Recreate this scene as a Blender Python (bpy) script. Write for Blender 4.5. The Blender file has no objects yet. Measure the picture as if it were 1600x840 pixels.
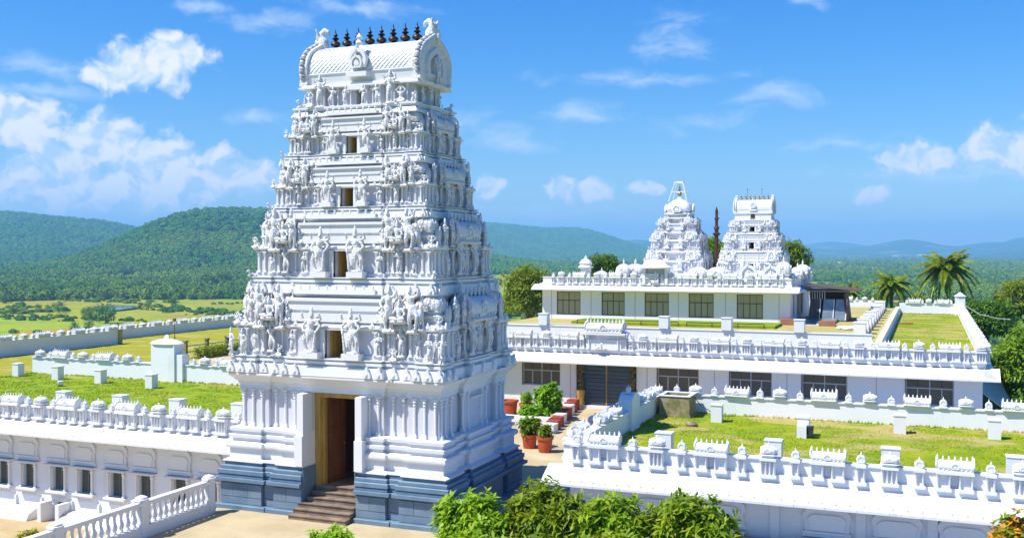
import bpy, math, random
import numpy as np
from mathutils import Vector, Matrix

random.seed(7)
RNG = np.random.default_rng(7)
sc = bpy.context.scene
COL = sc.collection
R = math.radians

# ------------------------------------------------------------------ camera
FPX = 1592.0
YAW = math.atan(650 / FPX)
PITCH = math.atan(27 / FPX)
CAMZ = 10.0
cam_d = bpy.data.cameras.new('camera')
cam = bpy.data.objects.new('camera', cam_d)
COL.objects.link(cam)
cam.location = (0, 0, CAMZ)
cam.rotation_euler = (R(90) - PITCH, 0, YAW)
cam_d.sensor_width = 36.0
cam_d.lens = 36.0 * FPX / 1600.0
cam_d.clip_start = 0.5
cam_d.clip_end = 60000
sc.camera = cam

FW = np.array([-math.sin(YAW) * math.cos(PITCH), math.cos(YAW) * math.cos(PITCH), -math.sin(PITCH)])
RT = np.array([math.cos(YAW), math.sin(YAW), 0.0])
UP = np.cross(RT, FW)


def look(px, py):
    """world direction that belongs to a spot of the survey sheet"""
    return FW + RT * (px - 800) / FPX + UP * (420 - py) / FPX


# ------------------------------------------------------------------ light
SUN_EL = R(57)
SUN_AZ = R(48)                       # measured from the facade normal (-Y) towards -X
to_sun = Vector((-math.sin(SUN_AZ) * math.cos(SUN_EL), -math.cos(SUN_AZ) * math.cos(SUN_EL), math.sin(SUN_EL)))
sun_d = bpy.data.lights.new('sun', 'SUN')
sun_d.energy = 5.0
sun_d.angle = R(0.53)
sun_d.color = (1.0, 0.965, 0.90)
sun = bpy.data.objects.new('sun', sun_d)
COL.objects.link(sun)
sun.rotation_euler = to_sun.to_track_quat('Z', 'Y').to_euler()

sc.view_settings.view_transform = 'Standard'
sc.view_settings.look = 'None'
sc.view_settings.exposure = 0.56
sc.view_settings.gamma = 1.0
sc.view_settings.use_curve_mapping = False
sc.cycles.use_denoising = True
sc.cycles.max_bounces = 6
sc.cycles.diffuse_bounces = 3
sc.cycles.glossy_bounces = 3
sc.cycles.transmission_bounces = 4
sc.cycles.volume_bounces = 1
sc.cycles.caustics_reflective = False
sc.cycles.caustics_refractive = False


class NT:
    """tiny helper to wire shader nodes"""

    def __init__(self, tree):
        self.t = tree
        tree.nodes.clear()

    def n(self, kind, **kw):
        nd = self.t.nodes.new(kind)
        ins = kw.pop('ins', {})
        for k, v in kw.items():
            setattr(nd, k, v)
        for k, v in ins.items():
            self.put(nd.inputs[k], v)
        return nd

    def put(self, sock, v):
        if isinstance(v, bpy.types.NodeSocket):
            self.t.links.new(v, sock)
        elif v is not None:
            if hasattr(sock.default_value, '__len__') and not hasattr(v, '__len__'):
                v = [v] * len(sock.default_value)
            if hasattr(v, '__len__') and hasattr(sock.default_value, '__len__') and len(sock.default_value) == 4 and len(v) == 3:
                v = (*v, 1.0)
            sock.default_value = v

    def m(self, op, a, b=None, c=None, clamp=False):
        nd = self.t.nodes.new('ShaderNodeMath')
        nd.operation = op
        nd.use_clamp = clamp
        for i, v in enumerate((a, b, c)):
            if v is not None:
                self.put(nd.inputs[i], v)
        return nd.outputs[0]

    def v(self, op, a, b=None, out=0):
        nd = self.t.nodes.new('ShaderNodeVectorMath')
        nd.operation = op
        self.put(nd.inputs[0], a)
        if b is not None:
            self.put(nd.inputs[3 if op == 'SCALE' else 1], b)
        return nd.outputs[out]

    def mix(self, fac, a, b, blend='MIX'):
        nd = self.t.nodes.new('ShaderNodeMix')
        nd.data_type = 'RGBA'
        nd.blend_type = blend
        self.put(nd.inputs[0], fac)
        self.put(nd.inputs[6], a)
        self.put(nd.inputs[7], b)
        return nd.outputs[2]

    def noise(self, vec, scale, detail=4, rough=0.55, dist=0.0):
        nd = self.n('ShaderNodeTexNoise', ins={'Vector': vec, 'Scale': scale, 'Detail': detail, 'Roughness': rough, 'Distortion': dist})
        return nd.outputs['Fac']

    def rng(self, v, a, b, c=0.0, d=1.0, smooth=False):
        nd = self.n('ShaderNodeMapRange')
        if smooth:
            nd.interpolation_type = 'SMOOTHSTEP'
        for k, x in zip((0, 1, 2, 3, 4), (v, a, b, c, d)):
            self.put(nd.inputs[k], x)
        return nd.outputs[0]


# ------------------------------------------------------------------ sky
world = bpy.data.worlds.new('World')
sc.world = world
world.use_nodes = True
w = NT(world.node_tree)
sky = w.n('ShaderNodeTexSky', sky_type='NISHITA')
sky.sun_disc = False
sky.sun_elevation = SUN_EL
sky.sun_rotation = math.atan2(to_sun.x, to_sun.y)
sky.altitude = 200
sky.air_density = 1.0
sky.dust_density = 0.25
sky.ozone_density = 2.5
co = w.n('ShaderNodeTexCoord').outputs['Generated']
sep = w.n('ShaderNodeSeparateXYZ', ins={0: co})
az = w.m('ARCTAN2', sep.outputs[0], sep.outputs[1])
el = w.m('ARCSINE', sep.outputs[2])
ae = w.n('ShaderNodeCombineXYZ', ins={0: az, 1: el, 2: 0.0}).outputs[0]


def azel(px, py):
    d = look(px, py)
    d = d / np.linalg.norm(d)
    return math.atan2(d[0], d[1]), math.asin(d[2])


# heaps of cumulus and streaks of thin cloud: place in the sky (azimuth, height) and size; loose cloud goes on all round the sky
heaps = [(248, 96, 84, 44), (190, 112, 60, 28), (26, 192, 78, 40), (165, 222, 62, 46), (95, 262, 90, 42), (225, 252, 90, 48), (310, 272, 84, 44), (385, 286, 60, 32), (170, 296, 190, 34),
         (1580, 230, 70, 42), (1440, 248, 66, 22), (905, 302, 56, 22), (1005, 289, 32, 15), (1368, 307, 27, 18), (760, 292, 30, 20)]
streaks = [(75, 100, 90, 22), (75, 142, 80, 14), (120, 330, 420, 26), (1300, 345, 420, 20), (640, 190, 260, 26), (1000, 120, 190, 16), (405, 184, 66, 14), (415, 36, 90, 24), (318, 8, 66, 14), (1062, 55, 78, 46), (1255, 4, 36, 13), (900, 182, 110, 24), (1085, 188, 104, 22),
           (1215, 147, 80, 26), (1310, 221, 110, 14), (1500, 272, 210, 18), (785, 222, 96, 22), (200, 300, 300, 24), (1520, 330, 110, 16), (560, 12, 120, 18), (850, 332, 200, 16)]


def union(p, items):
    """distance field of a set of ellipses"""
    acc = None
    for x, y, rx, ry in items:
        a, e = azel(x, y)
        sx, sy = FPX / rx, FPX / ry
        nd = w.t.nodes.new('ShaderNodeVectorMath')
        nd.operation = 'MULTIPLY_ADD'
        w.put(nd.inputs[0], p)
        nd.inputs[1].default_value = (sx, sy, 0)
        nd.inputs[2].default_value = (-a * sx, -e * sy, 0)
        b = w.v('LENGTH', nd.outputs[0], out=1)
        acc = b if acc is None else w.m('SMOOTH_MIN', acc, b, .22)
    return w.m('SUBTRACT', 1.0, w.m('MINIMUM', acc, 2.0))


warp = w.n('ShaderNodeTexNoise', ins={'Vector': ae, 'Scale': 22.0, 'Detail': 3, 'Roughness': .55}).outputs['Color']
p1 = w.v('ADD', ae, w.v('MULTIPLY', w.v('SUBTRACT', warp, (.5, .5, .5)), (.046, .030, 0)))
sky_wide = w.rng(w.noise(w.v('MULTIPLY', ae, (1.0, 1.8, 1.0)), 3.1, 3, .5), .60, .78, -1.0, .6)
side = w.rng(w.v('DISTANCE', co, tuple(look(800, 420) / np.linalg.norm(look(800, 420))), out=1), .62, .80)
loose = w.m('MULTIPLY', w.m('ADD', sky_wide, 1.0), side)
base1 = w.m('MAXIMUM', union(p1, heaps), w.m('SUBTRACT', loose, 1.0))
na = w.noise(p1, 36.0, 5, .58)
nb = w.noise(w.v('ADD', p1, (-.005, .0085, 0)), 36.0, 3, .55)
nc = w.noise(p1, 36.0, 3, .55)
f0 = w.m('ADD', base1, w.m('MULTIPLY', w.m('SUBTRACT', na, .40), 1.9))
mask1 = w.rng(f0, .08, .62, 0, 1.0, True)
relief = w.m('ADD', .62, w.m('MULTIPLY', w.m('SUBTRACT', nc, nb), 5.5), clamp=True)
n2 = w.noise(w.v('MULTIPLY', ae, (1.0, 2.6, 1.0)), 17.0, 6, .66, .5)
f2 = w.m('ADD', w.m('MULTIPLY', union(p1, streaks), .8), w.m('MULTIPLY', w.m('SUBTRACT', n2, .5), 2.2))
mask2 = w.rng(f2, .0, 1.1, 0, .62, True)
fade = w.rng(el, 0.0, .03)
ccol = w.mix(relief, (5.4, 7.2, 9.4), (9.6, 9.5, 9.2))
tint = w.n('ShaderNodeHueSaturation', ins={'Hue': .5, 'Saturation': 1.35, 'Value': 1.0, 'Color': sky.outputs[0]}).outputs[0]
tint = w.mix(1.0, tint, w.mix(w.rng(el, 0.0, .30), (1.06, 1.10, 1.18), (.33, 1.02, 1.66)), 'MULTIPLY')
skyc = w.mix(w.m('MULTIPLY', mask2, fade), tint, (7.2, 8.4, 9.6))
skyc = w.mix(w.m('MULTIPLY', mask1, fade), skyc, ccol)
bg = w.n('ShaderNodeBackground', ins={'Color': skyc, 'Strength': 0.076})
w.n('ShaderNodeOutputWorld', ins={'Surface': bg.outputs[0]})
world.cycles.sampling_method = 'MANUAL'
world.cycles.sample_map_resolution = 512

# ------------------------------------------------------------------ materials
MATS = {}


def new_mat(name):
    m = bpy.data.materials.new(name)
    m.use_nodes = True
    t = NT(m.node_tree)
    b = t.n('ShaderNodeBsdfPrincipled')
    t.n('ShaderNodeOutputMaterial', ins={'Surface': b.outputs[0]})
    MATS[name] = m
    return m, t, b


def pos(t):
    return t.n('ShaderNodeNewGeometry').outputs['Position']


def surface(name, c1, c2, scale=1.0, rough=.8, stretch=(1, 1, 1), lo=.35, hi=.7, bump=0.0, bscale=20.0, c3=None, s3=.2, spec=.3, metal=0.0, detail=6, per=0.0):
    m, t, b = new_mat(name)
    p = pos(t)
    f = t.rng(t.noise(t.v('MULTIPLY', p, stretch), scale, detail, .6), lo, hi, 0, 1, True)
    c = t.mix(f, c1, c2)
    if c3 is not None:
        c = t.mix(t.rng(t.noise(p, s3, 5, .6, .6), .5, .68, 0, 1, True), c, c3)
    if per:
        rn = t.n('ShaderNodeObjectInfo').outputs['Random']
        c = t.n('ShaderNodeHueSaturation', ins={'Hue': t.rng(rn, 0, 1, .5 - .04 * per, .5 + .03 * per), 'Saturation': 1.0,
                                                 'Value': t.rng(rn, 0, 1, 1 - .45 * per, 1 + .35 * per), 'Color': c}).outputs[0]
    t.put(b.inputs['Base Color'], c)
    t.put(b.inputs['Roughness'], rough)
    t.put(b.inputs['Specular IOR Level'], spec)
    t.put(b.inputs['Metallic'], metal)
    if bump:
        bn = t.n('ShaderNodeBump', ins={'Strength': bump, 'Distance': .02, 'Height': t.noise(p, bscale, 5, .6)})
        t.put(b.inputs['Normal'], bn.outputs[0])
    return m


def plaster(name, col, grime, amount=.5, streak=1.0):
    m, t, b = new_mat(name)
    p = pos(t)
    a = t.rng(t.noise(t.v('MULTIPLY', p, (2.6, 2.6, .32)), 1.0, 7, .65, .2), .52, .78, 0, streak, True)
    g = t.rng(t.noise(p, .55, 6, .62), .48, .72, 0, 1, True)
    fl = t.rng(t.noise(p, 5.0, 6, .7), .60, .74, 0, .75, True)
    f = t.m('MULTIPLY', t.m('MAXIMUM', t.m('MULTIPLY', a, g), t.m('MULTIPLY', fl, .6)), amount)
    c = t.mix(f, col, grime)
    t.put(b.inputs['Base Color'], c)
    t.put(b.inputs['Roughness'], .62)
    t.put(b.inputs['Specular IOR Level'], .25)
    bn = t.n('ShaderNodeBump', ins={'Strength': .25, 'Distance': .012, 'Height': t.noise(p, 14.0, 6, .62)})
    t.put(b.inputs['Normal'], bn.outputs[0])
    return m


plaster('white', (.74, .74, .74), (.47, .40, .31), .75)
m_ = plaster('carved', (.745, .745, .745), (.44, .36, .28), .95)
t_ = NT.__new__(NT)
t_.t = m_.node_tree
pc_ = pos(t_)
bs_ = [n_ for n_ in m_.node_tree.nodes if n_.type == 'BSDF_PRINCIPLED'][0]
vo_ = t_.n('ShaderNodeTexVoronoi', ins={'Vector': pc_, 'Scale': 15.0, 'Detail': 1.0})
ht_ = t_.m('ADD', vo_.outputs['Distance'], t_.noise(pc_, 32.0, 4, .6))
t_.put(bs_.inputs['Normal'], t_.n('ShaderNodeBump', ins={'Strength': .75, 'Distance': .035, 'Height': ht_}).outputs[0])
plaster('tower_wall_shaded', (.61, .61, .65), (.42, .36, .29), .85)  # lilac paint darkened to stand for recess shade behind the white ornament
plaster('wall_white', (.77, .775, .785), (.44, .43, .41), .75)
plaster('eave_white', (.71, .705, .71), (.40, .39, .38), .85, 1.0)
surface('blue_stone', (.13, .20, .275), (.18, .255, .325), 1.6, .55, (1, 1, 1), .35, .7, .35, 18, c3=(.19, .25, .30), s3=.7, spec=.4, per=.25)
surface('blue_band', (.12, .195, .27), (.16, .24, .315), 1.6, .5, (1, 1, 1), .35, .7, .3, 18, spec=.4)
surface('step_stone', (.17, .12, .085), (.27, .20, .14), 2.2, .8, bump=.3, bscale=16, c3=(.30, .23, .15), s3=.9)
surface('sand', (.50, .40, .235), (.41, .32, .185), .5, .95, bump=.6, bscale=6, c3=(.55, .46, .29), s3=.16)
surface('sand_low', (.47, .36, .19), (.39, .29, .15), .6, .95, bump=.6, bscale=6, c3=(.52, .42, .25), s3=.2)
surface('court_grey', (.33, .34, .36), (.26, .27, .29), .6, .9, bump=.3, bscale=5)
surface('wood', (.15, .05, .016), (.23, .09, .03), 1.2, .45, (6, 6, .5), .3, .7, spec=.4)
surface('gold_wood', (.50, .32, .07), (.38, .22, .045), 2.0, .5, (3, 3, .4), .3, .7, spec=.4)
surface('bronze', (.022, .014, .011), (.05, .027, .017), 9.0, .42, spec=.5, metal=.55)
surface('rust', (.085, .034, .022), (.05, .02, .014), 3.0, .6, (3, 3, .6), spec=.3)
surface('gold', (.42, .24, .06), (.30, .16, .04), 8.0, .35, spec=.5, metal=.6)
surface('window_frame', (.10, .055, .03), (.14, .08, .045), 3.0, .5)
surface('grey_frame', (.42, .45, .46), (.35, .38, .40), 3.0, .45)
surface('green_frame', (.10, .20, .19), (.14, .26, .24), 3.0, .5)
surface('terracotta', (.50, .10, .035), (.40, .075, .03), 3.0, .7, bump=.15)
surface('red_paint', (.34, .055, .03), (.27, .05, .03), 3.0, .7)
surface('pot_soil', (.05, .03, .02), (.08, .05, .03), 8.0, .95)
surface('mossy_stone', (.30, .24, .13), (.14, .16, .05), 5.0, .9, bump=.6, bscale=10, c3=(.36, .30, .19), s3=2.0)
surface('grey_metal', (.22, .26, .30), (.30, .34, .38), 2.0, .4, metal=.4)
surface('louvre', (.05, .08, .105), (.08, .115, .14), 1.0, .35, (.3, .3, 4), spec=.5)
surface('black_metal', (.02, .02, .022), (.035, .035, .04), 5.0, .5)
surface('cable', (.06, .06, .06), (.10, .10, .10), 5.0, .6)
surface('bark', (.10, .065, .04), (.17, .12, .08), 5.0, .9, (1, 1, .3), bump=.4, bscale=12)
surface('palm_bark', (.22, .17, .12), (.15, .11, .08), 6.0, .9, (.3, .3, 3), bump=.4, bscale=12)
surface('garland', (.05, .085, .02), (.26, .15, .05), 9.0, .9, bump=.8, bscale=14)
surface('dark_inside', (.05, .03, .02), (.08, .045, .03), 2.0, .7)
surface('curtain', (.42, .34, .10), (.16, .14, .06), 1.1, .9, (3, 3, .2), .35, .65, c3=(.07, .06, .03), s3=.5)
surface('roof_red', (.35, .10, .05), (.26, .07, .04), .2, .8)
surface('house_white', (.7, .68, .64), (.6, .58, .54), .2, .8)
surface('skin_red', (.36, .16, .08), (.30, .12, .06), 2.0, .6)


def lawn_mat(name, g1, g2, dry, dry_lo=.55, dry_hi=.68):
    m, t, b = new_mat(name)
    p = pos(t)
    c = t.mix(t.rng(t.noise(p, .9, 7, .65), .35, .68, 0, 1, True), g1, g2)
    d = t.rng(t.noise(t.v('MULTIPLY', p, (.35, .7, 1)), .62, 7, .66, .8), dry_lo, dry_hi, 0, 1, True)
    c = t.mix(d, c, dry)
    fine = t.noise(p, 9.0, 6, .75)
    c = t.mix(t.rng(fine, .3, .75, 0, .55), c, (g1[0] * .45, g1[1] * .5, g1[2] * .5))
    t.put(b.inputs['Base Color'], c)
    t.put(b.inputs['Roughness'], .9)
    t.put(b.inputs['Specular IOR Level'], .1)
    bn = t.n('ShaderNodeBump', ins={'Strength': .8, 'Distance': .05, 'Height': t.noise(p, 10.0, 7, .75)})
    t.put(b.inputs['Normal'], bn.outputs[0])


lawn_mat('lawn', (.20, .30, .012), (.35, .38, .016), (.50, .40, .14), .47, .60)
lawn_mat('lawn_fresh', (.18, .30, .014), (.32, .37, .016), (.40, .36, .07), .54, .68)
lawn_mat('lawn_dry', (.30, .31, .02), (.38, .34, .03), (.50, .40, .14), .5, .64)
lawn_mat('terrace_sand', (.44, .38, .13), (.48, .42, .16), (.55, .46, .22), .45, .62)


def leaf_mat(name, c1, c2, rough=.5, trans=.35, yellow=None):
    m = bpy.data.materials.new(name)
    m.use_nodes = True
    t = NT(m.node_tree)
    p = pos(t)
    f = t.rng(t.noise(p, 2.2, 4, .6), .32, .68, 0, 1, True)
    c = t.mix(f, c1, c2)
    if yellow:
        c = t.mix(t.rng(t.noise(p, 7.0, 3, .6), .60, .66, 0, 1), c, yellow)
    rn = t.n('ShaderNodeObjectInfo').outputs['Random']
    c = t.n('ShaderNodeHueSaturation', ins={'Hue': t.rng(rn, 0, 1, .485, .51), 'Saturation': 1.0, 'Value': t.rng(rn, 0, 1, .75, 1.2), 'Color': c}).outputs[0]
    b = t.n('ShaderNodeBsdfPrincipled', ins={'Base Color': c, 'Roughness': rough, 'Specular IOR Level': .35})
    tr = t.n('ShaderNodeBsdfTranslucent', ins={'Color': c})
    mx = t.n('ShaderNodeMixShader', ins={0: trans, 1: b.outputs[0], 2: tr.outputs[0]})
    t.n('ShaderNodeOutputMaterial', ins={'Surface': mx.outputs[0]})
    MATS[name] = m


leaf_mat('leaf_bright', (.20, .38, .012), (.38, .50, .02), .45, .42)
leaf_mat('leaf_mid', (.14, .31, .012), (.30, .47, .018), .5, .45)
leaf_mat('leaf_dark', (.075, .20, .012), (.16, .30, .018), .5, .38)
leaf_mat('leaf_yellow', (.17, .29, .014), (.34, .42, .02), .5, .42)
leaf_mat('leaf_palm', (.17, .30, .014), (.32, .40, .02), .4, .42, yellow=(.55, .48, .03))
leaf_mat('flower_orange', (.62, .22, .015), (.70, .34, .02), .6, .3)
leaf_mat('flower_yellow', (.62, .45, .02), (.50, .40, .02), .6, .3)


def crown_mat(name, c1, c2):
    m, t, b = new_mat(name)
    rn = t.n('ShaderNodeObjectInfo').outputs['Random']
    p = pos(t)
    c = t.mix(rn, c1, c2)
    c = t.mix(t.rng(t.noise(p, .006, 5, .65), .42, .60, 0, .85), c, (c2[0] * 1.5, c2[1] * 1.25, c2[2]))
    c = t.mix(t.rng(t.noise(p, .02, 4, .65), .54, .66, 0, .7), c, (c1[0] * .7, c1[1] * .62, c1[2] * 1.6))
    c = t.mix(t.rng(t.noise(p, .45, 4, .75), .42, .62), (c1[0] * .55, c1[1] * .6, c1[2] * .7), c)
    t.put(b.inputs['Base Color'], c)
    t.put(b.inputs['Roughness'], .8)
    t.put(b.inputs['Specular IOR Level'], .1)
    bn = t.n('ShaderNodeBump', ins={'Strength': 1.0, 'Distance': 2.0, 'Height': t.noise(p, .55, 4, .7)})
    t.put(b.inputs['Normal'], bn.outputs[0])


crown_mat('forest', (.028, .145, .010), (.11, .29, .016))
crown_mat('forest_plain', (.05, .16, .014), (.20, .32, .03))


def glass_mat(name, tint, rough=.06):
    m, t, b = new_mat(name)
    t.put(b.inputs['Base Color'], tint)
    t.put(b.inputs['Roughness'], rough)
    t.put(b.inputs['Specular IOR Level'], .6)
    t.put(b.inputs['Transmission Weight'], .55)
    t.put(b.inputs['IOR'], 1.1)


glass_mat('glass', (.30, .27, .22))
glass_mat('glass_green', (.80, .78, .52))
m_, t_, b_ = new_mat('water')
t_.put(b_.inputs['Base Color'], (.16, .24, .30))
t_.put(b_.inputs['Roughness'], .05)
t_.put(b_.inputs['Specular IOR Level'], .8)

# open country: fields, scrub, bare earth and wood, by place
m_, t_, b_ = new_mat('country')
p_ = pos(t_)
wv_ = t_.v('ADD', p_, t_.v('SCALE', t_.v('SUBTRACT', t_.n('ShaderNodeTexNoise', ins={'Vector': p_, 'Scale': .004, 'Detail': 4}).outputs['Color'], (.5, .5, .5)), 160.0))
vor_ = t_.n('ShaderNodeTexVoronoi', ins={'Vector': t_.v('MULTIPLY', wv_, (1, .55, 0)), 'Scale': .0075})
cellr = t_.n('ShaderNodeSeparateColor', ins={0: vor_.outputs['Color']}).outputs[0]
rmp = t_.n('ShaderNodeValToRGB', ins={0: cellr})
e_ = rmp.color_ramp.elements
e_[0].position, e_[0].color = 0, (.15, .33, .014, 1)
e_[1].position, e_[1].color = 1, (.27, .17, .05, 1)
for ps, cc in ((.3, (.25, .40, .016, 1)), (.5, (.38, .30, .03, 1)), (.68, (.19, .34, .018, 1)), (.85, (.42, .26, .05, 1))):
    q_ = e_.new(ps)
    q_.color = cc
c_ = t_.mix(t_.rng(t_.noise(p_, .035, 6, .7), .42, .66, 0, .4, True), rmp.outputs[0], (.13, .20, .02))
c_ = t_.mix(t_.rng(t_.noise(p_, .012, 6, .65), .58, .66, 0, .85, True), c_, (.36, .20, .06))
c_ = t_.mix(t_.rng(t_.noise(p_, .3, 5, .7), .45, .7, 0, .45, True), c_, (.07, .13, .014))
zz = t_.n('ShaderNodeSeparateXYZ', ins={0: p_}).outputs[2]
c_ = t_.mix(t_.rng(zz, -36, -20), c_, (.045, .12, .016))
dist_ = t_.v('LENGTH', p_, out=1)
c_ = t_.mix(t_.rng(dist_, 2200, 4200), c_, t_.mix(t_.rng(t_.noise(p_, .0022, 7, .62), .55, .64, 0, 1, True), (.035, .08, .018), (.20, .22, .06)))
t_.put(b_.inputs['Base Color'], c_)
t_.put(b_.inputs['Roughness'], .95)
t_.put(b_.inputs['Specular IOR Level'], .05)
t_.put(b_.inputs['Normal'], t_.n('ShaderNodeBump', ins={'Strength': .7, 'Distance': 1.2, 'Height': t_.noise(p_, .12, 6, .7)}).outputs[0])


# ------------------------------------------------------------------ mesh helpers
class MB:
    def __init__(self):
        self.v = []
        self.f = []

    def add(self, vs, fs):
        o = len(self.v)
        self.v.extend([tuple(map(float, q)) for q in vs])
        self.f.extend([tuple(i + o for i in q) for q in fs])
        return self

    def box(self, x0, x1, y0, y1, z0, z1):
        return self.add([(x0, y0, z0), (x1, y0, z0), (x1, y1, z0), (x0, y1, z0), (x0, y0, z1), (x1, y0, z1), (x1, y1, z1), (x0, y1, z1)],
                        [(0, 3, 2, 1), (4, 5, 6, 7), (0, 1, 5, 4), (1, 2, 6, 5), (2, 3, 7, 6), (3, 0, 4, 7)])

    def loft(self, rings, cap0=True, cap1=True, closed=True):
        n = len(rings[0])
        vs = [q for r in rings for q in r]
        fs = []
        for k in range(len(rings) - 1):
            for i in range(n if closed else n - 1):
                j = (i + 1) % n
                fs.append((k * n + i, k * n + j, (k + 1) * n + j, (k + 1) * n + i))
        if cap0:
            fs.append(tuple(range(n - 1, -1, -1)))
        if cap1:
            fs.append(tuple((len(rings) - 1) * n + i for i in range(n)))
        return self.add(vs, fs)

    def sweep(self, plan, profile, flat=()):
        """mouldings: an orthogonal plan (counter-clockwise) swept through (offset, z); edges listed in flat keep their line"""
        n = len(plan)
        nr = []
        for i in range(n):
            a, b = plan[i], plan[(i + 1) % n]
            dx, dy = b[0] - a[0], b[1] - a[1]
            l = math.hypot(dx, dy)
            nr.append((0, 0) if i in flat else (dy / l, -dx / l))
        rings = []
        for off, z in profile:
            r = []
            for i in range(n):
                n1, n2 = nr[i - 1], nr[i]
                r.append((plan[i][0] + off * (n1[0] + n2[0]), plan[i][1] + off * (n1[1] + n2[1]), z))
            rings.append(r)
        return self.loft(rings)

    def lathe(self, prof, n=12, c=(0, 0, 0), sq=0.0, sx=1.0, sy=1.0, rot=0.0):
        rings = []
        for r, z in prof:
            ring = []
            for i in range(n):
                a = 2 * math.pi * (i + .5) / n + rot
                ca, sa = math.cos(a), math.sin(a)
                k = 1.0
                if sq:
                    e = 2 + sq
                    k = (abs(ca) ** e + abs(sa) ** e) ** (-1 / e)
                ring.append((c[0] + r * k * ca * sx, c[1] + r * k * sa * sy, c[2] + z))
            rings.append(ring)
        return self.loft(rings)

    def tube(self, pts, rad, n=6, caps=True):
        pts = [Vector(p) for p in pts]
        if not hasattr(rad, '__len__'):
            rad = [rad] * len(pts)
        rings = []
        u = None
        for i, p in enumerate(pts):
            t = (pts[min(i + 1, len(pts) - 1)] - pts[max(i - 1, 0)])
            t = t.normalized() if t.length > 1e-9 else Vector((0, 0, 1))
            if u is None:
                u = t.orthogonal().normalized()
            else:
                u = (u - t * u.dot(t))
                u = u.normalized() if u.length > 1e-6 else t.orthogonal().normalized()
            v = t.cross(u)
            rings.append([p + (u * math.cos(2 * math.pi * k / n) + v * math.sin(2 * math.pi * k / n)) * rad[i] for k in range(n)])
        return self.loft(rings, caps, caps)

    def ball(self, c, r, n=10, m=7):
        if not hasattr(r, '__len__'):
            r = (r, r, r)
        rings = []
        for k in range(m + 1):
            ph = -math.pi / 2 + math.pi * (k + .001) / (m + .002)
            rings.append([(c[0] + r[0] * math.cos(ph) * math.cos(2 * math.pi * i / n), c[1] + r[1] * math.cos(ph) * math.sin(2 * math.pi * i / n), c[2] + r[2] * math.sin(ph)) for i in range(n)])
        return self.loft(rings)

    def plate(self, poly, y0, y1, axis='y'):
        """a flat outline in x-z given thickness along y (or in y-z along x)"""
        f = (lambda a, b, t: (a, t, b)) if axis == 'y' else (lambda a, b, t: (t, -a, b))
        return self.loft([[f(a, b, y1) for a, b in poly], [f(a, b, y0) for a, b in poly]])

    def nasi(self, cx, y, z, w, h, t=.06, side=None):
        """horseshoe arch relief, facing -y"""
        def out(s, k=1.0):
            p = []
            for i in range(15):
                a = R(-38) + (R(180) + R(76)) * i / 14
                p.append((s * w * .5 * math.cos(a), z + h * .42 + s * h * .42 * math.sin(a)))
            p.insert(8, (0, z + h * .42 + s * h * .58 * k))
            return p
        f = (lambda a, yy, b: (cx + a, yy, b)) if side is None else (lambda a, yy, b: (side * -yy, cx + side * a, b))
        o, i1, i2 = out(1.0), out(.70), out(.42)
        R0 = [f(a, y + .02, b) for a, b in o]
        R1 = [f(a, y - t, b) for a, b in o]
        R2 = [f(a, y - t, b) for a, b in i1]
        R3 = [f(a, y - t * .3, b) for a, b in i1]
        R4 = [f(a, y - t * .3, b) for a, b in i2]
        R5 = [f(a, y - t * .8, b) for a, b in i2]
        return self.loft([R0, R1, R2, R3, R4, R5])

    def mesh(self, name, mat, smooth=False):
        me = bpy.data.meshes.new(name)
        me.from_pydata(self.v, [], self.f)
        me.materials.append(MATS[mat])
        if smooth:
            me.polygons.foreach_set('use_smooth', [True] * len(me.polygons))
            if smooth != 'all':
                me.set_sharp_from_angle(angle=R(42))
        me.update()
        return me

    def build(self, name, mat, parent=None, loc=(0, 0, 0), smooth=False):
        return put(name, self.mesh(name, mat, smooth), parent, loc)


def put(name, me, parent=None, loc=(0, 0, 0), rz=0.0, s=1.0):
    o = bpy.data.objects.new(name, me)
    COL.objects.link(o)
    o.location = loc
    if isinstance(rz, (int, float)):
        o.rotation_euler = (0, 0, rz)
    else:
        o.rotation_euler = rz
    o.scale = (s, s, s) if isinstance(s, (int, float)) else s
    if parent is not None:
        o.parent = parent
    return o


def tag(o, label=None, cat=None, group=None, kind=None):
    if label:
        o['label'] = label
    if cat:
        o['category'] = cat
    if group:
        o['group'] = group
    if kind:
        o['kind'] = kind
    return o


def thing(name, loc, label, cat, group=None, rz=0.0):
    return tag(put(name, None, None, loc, rz), label, cat, group)


def wallbox(mb, x0, x1, z0, z1, y0, y1, holes):
    """a wall along x with real openings: holes are (xa, xb, za, zb)"""
    xs = sorted(set([x0, x1] + [h[0] for h in holes] + [h[1] for h in holes]))
    for a, b in zip(xs[:-1], xs[1:]):
        m = (a + b) / 2
        hs = sorted([h for h in holes if h[0] < m < h[1]], key=lambda h: h[2])
        z = z0
        for h in hs:
            if h[2] > z + 1e-6:
                mb.box(a, b, y0, y1, z, h[2])
            z = h[3]
        if z1 > z + 1e-6:
            mb.box(a, b, y0, y1, z, z1)
    return mb


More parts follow.
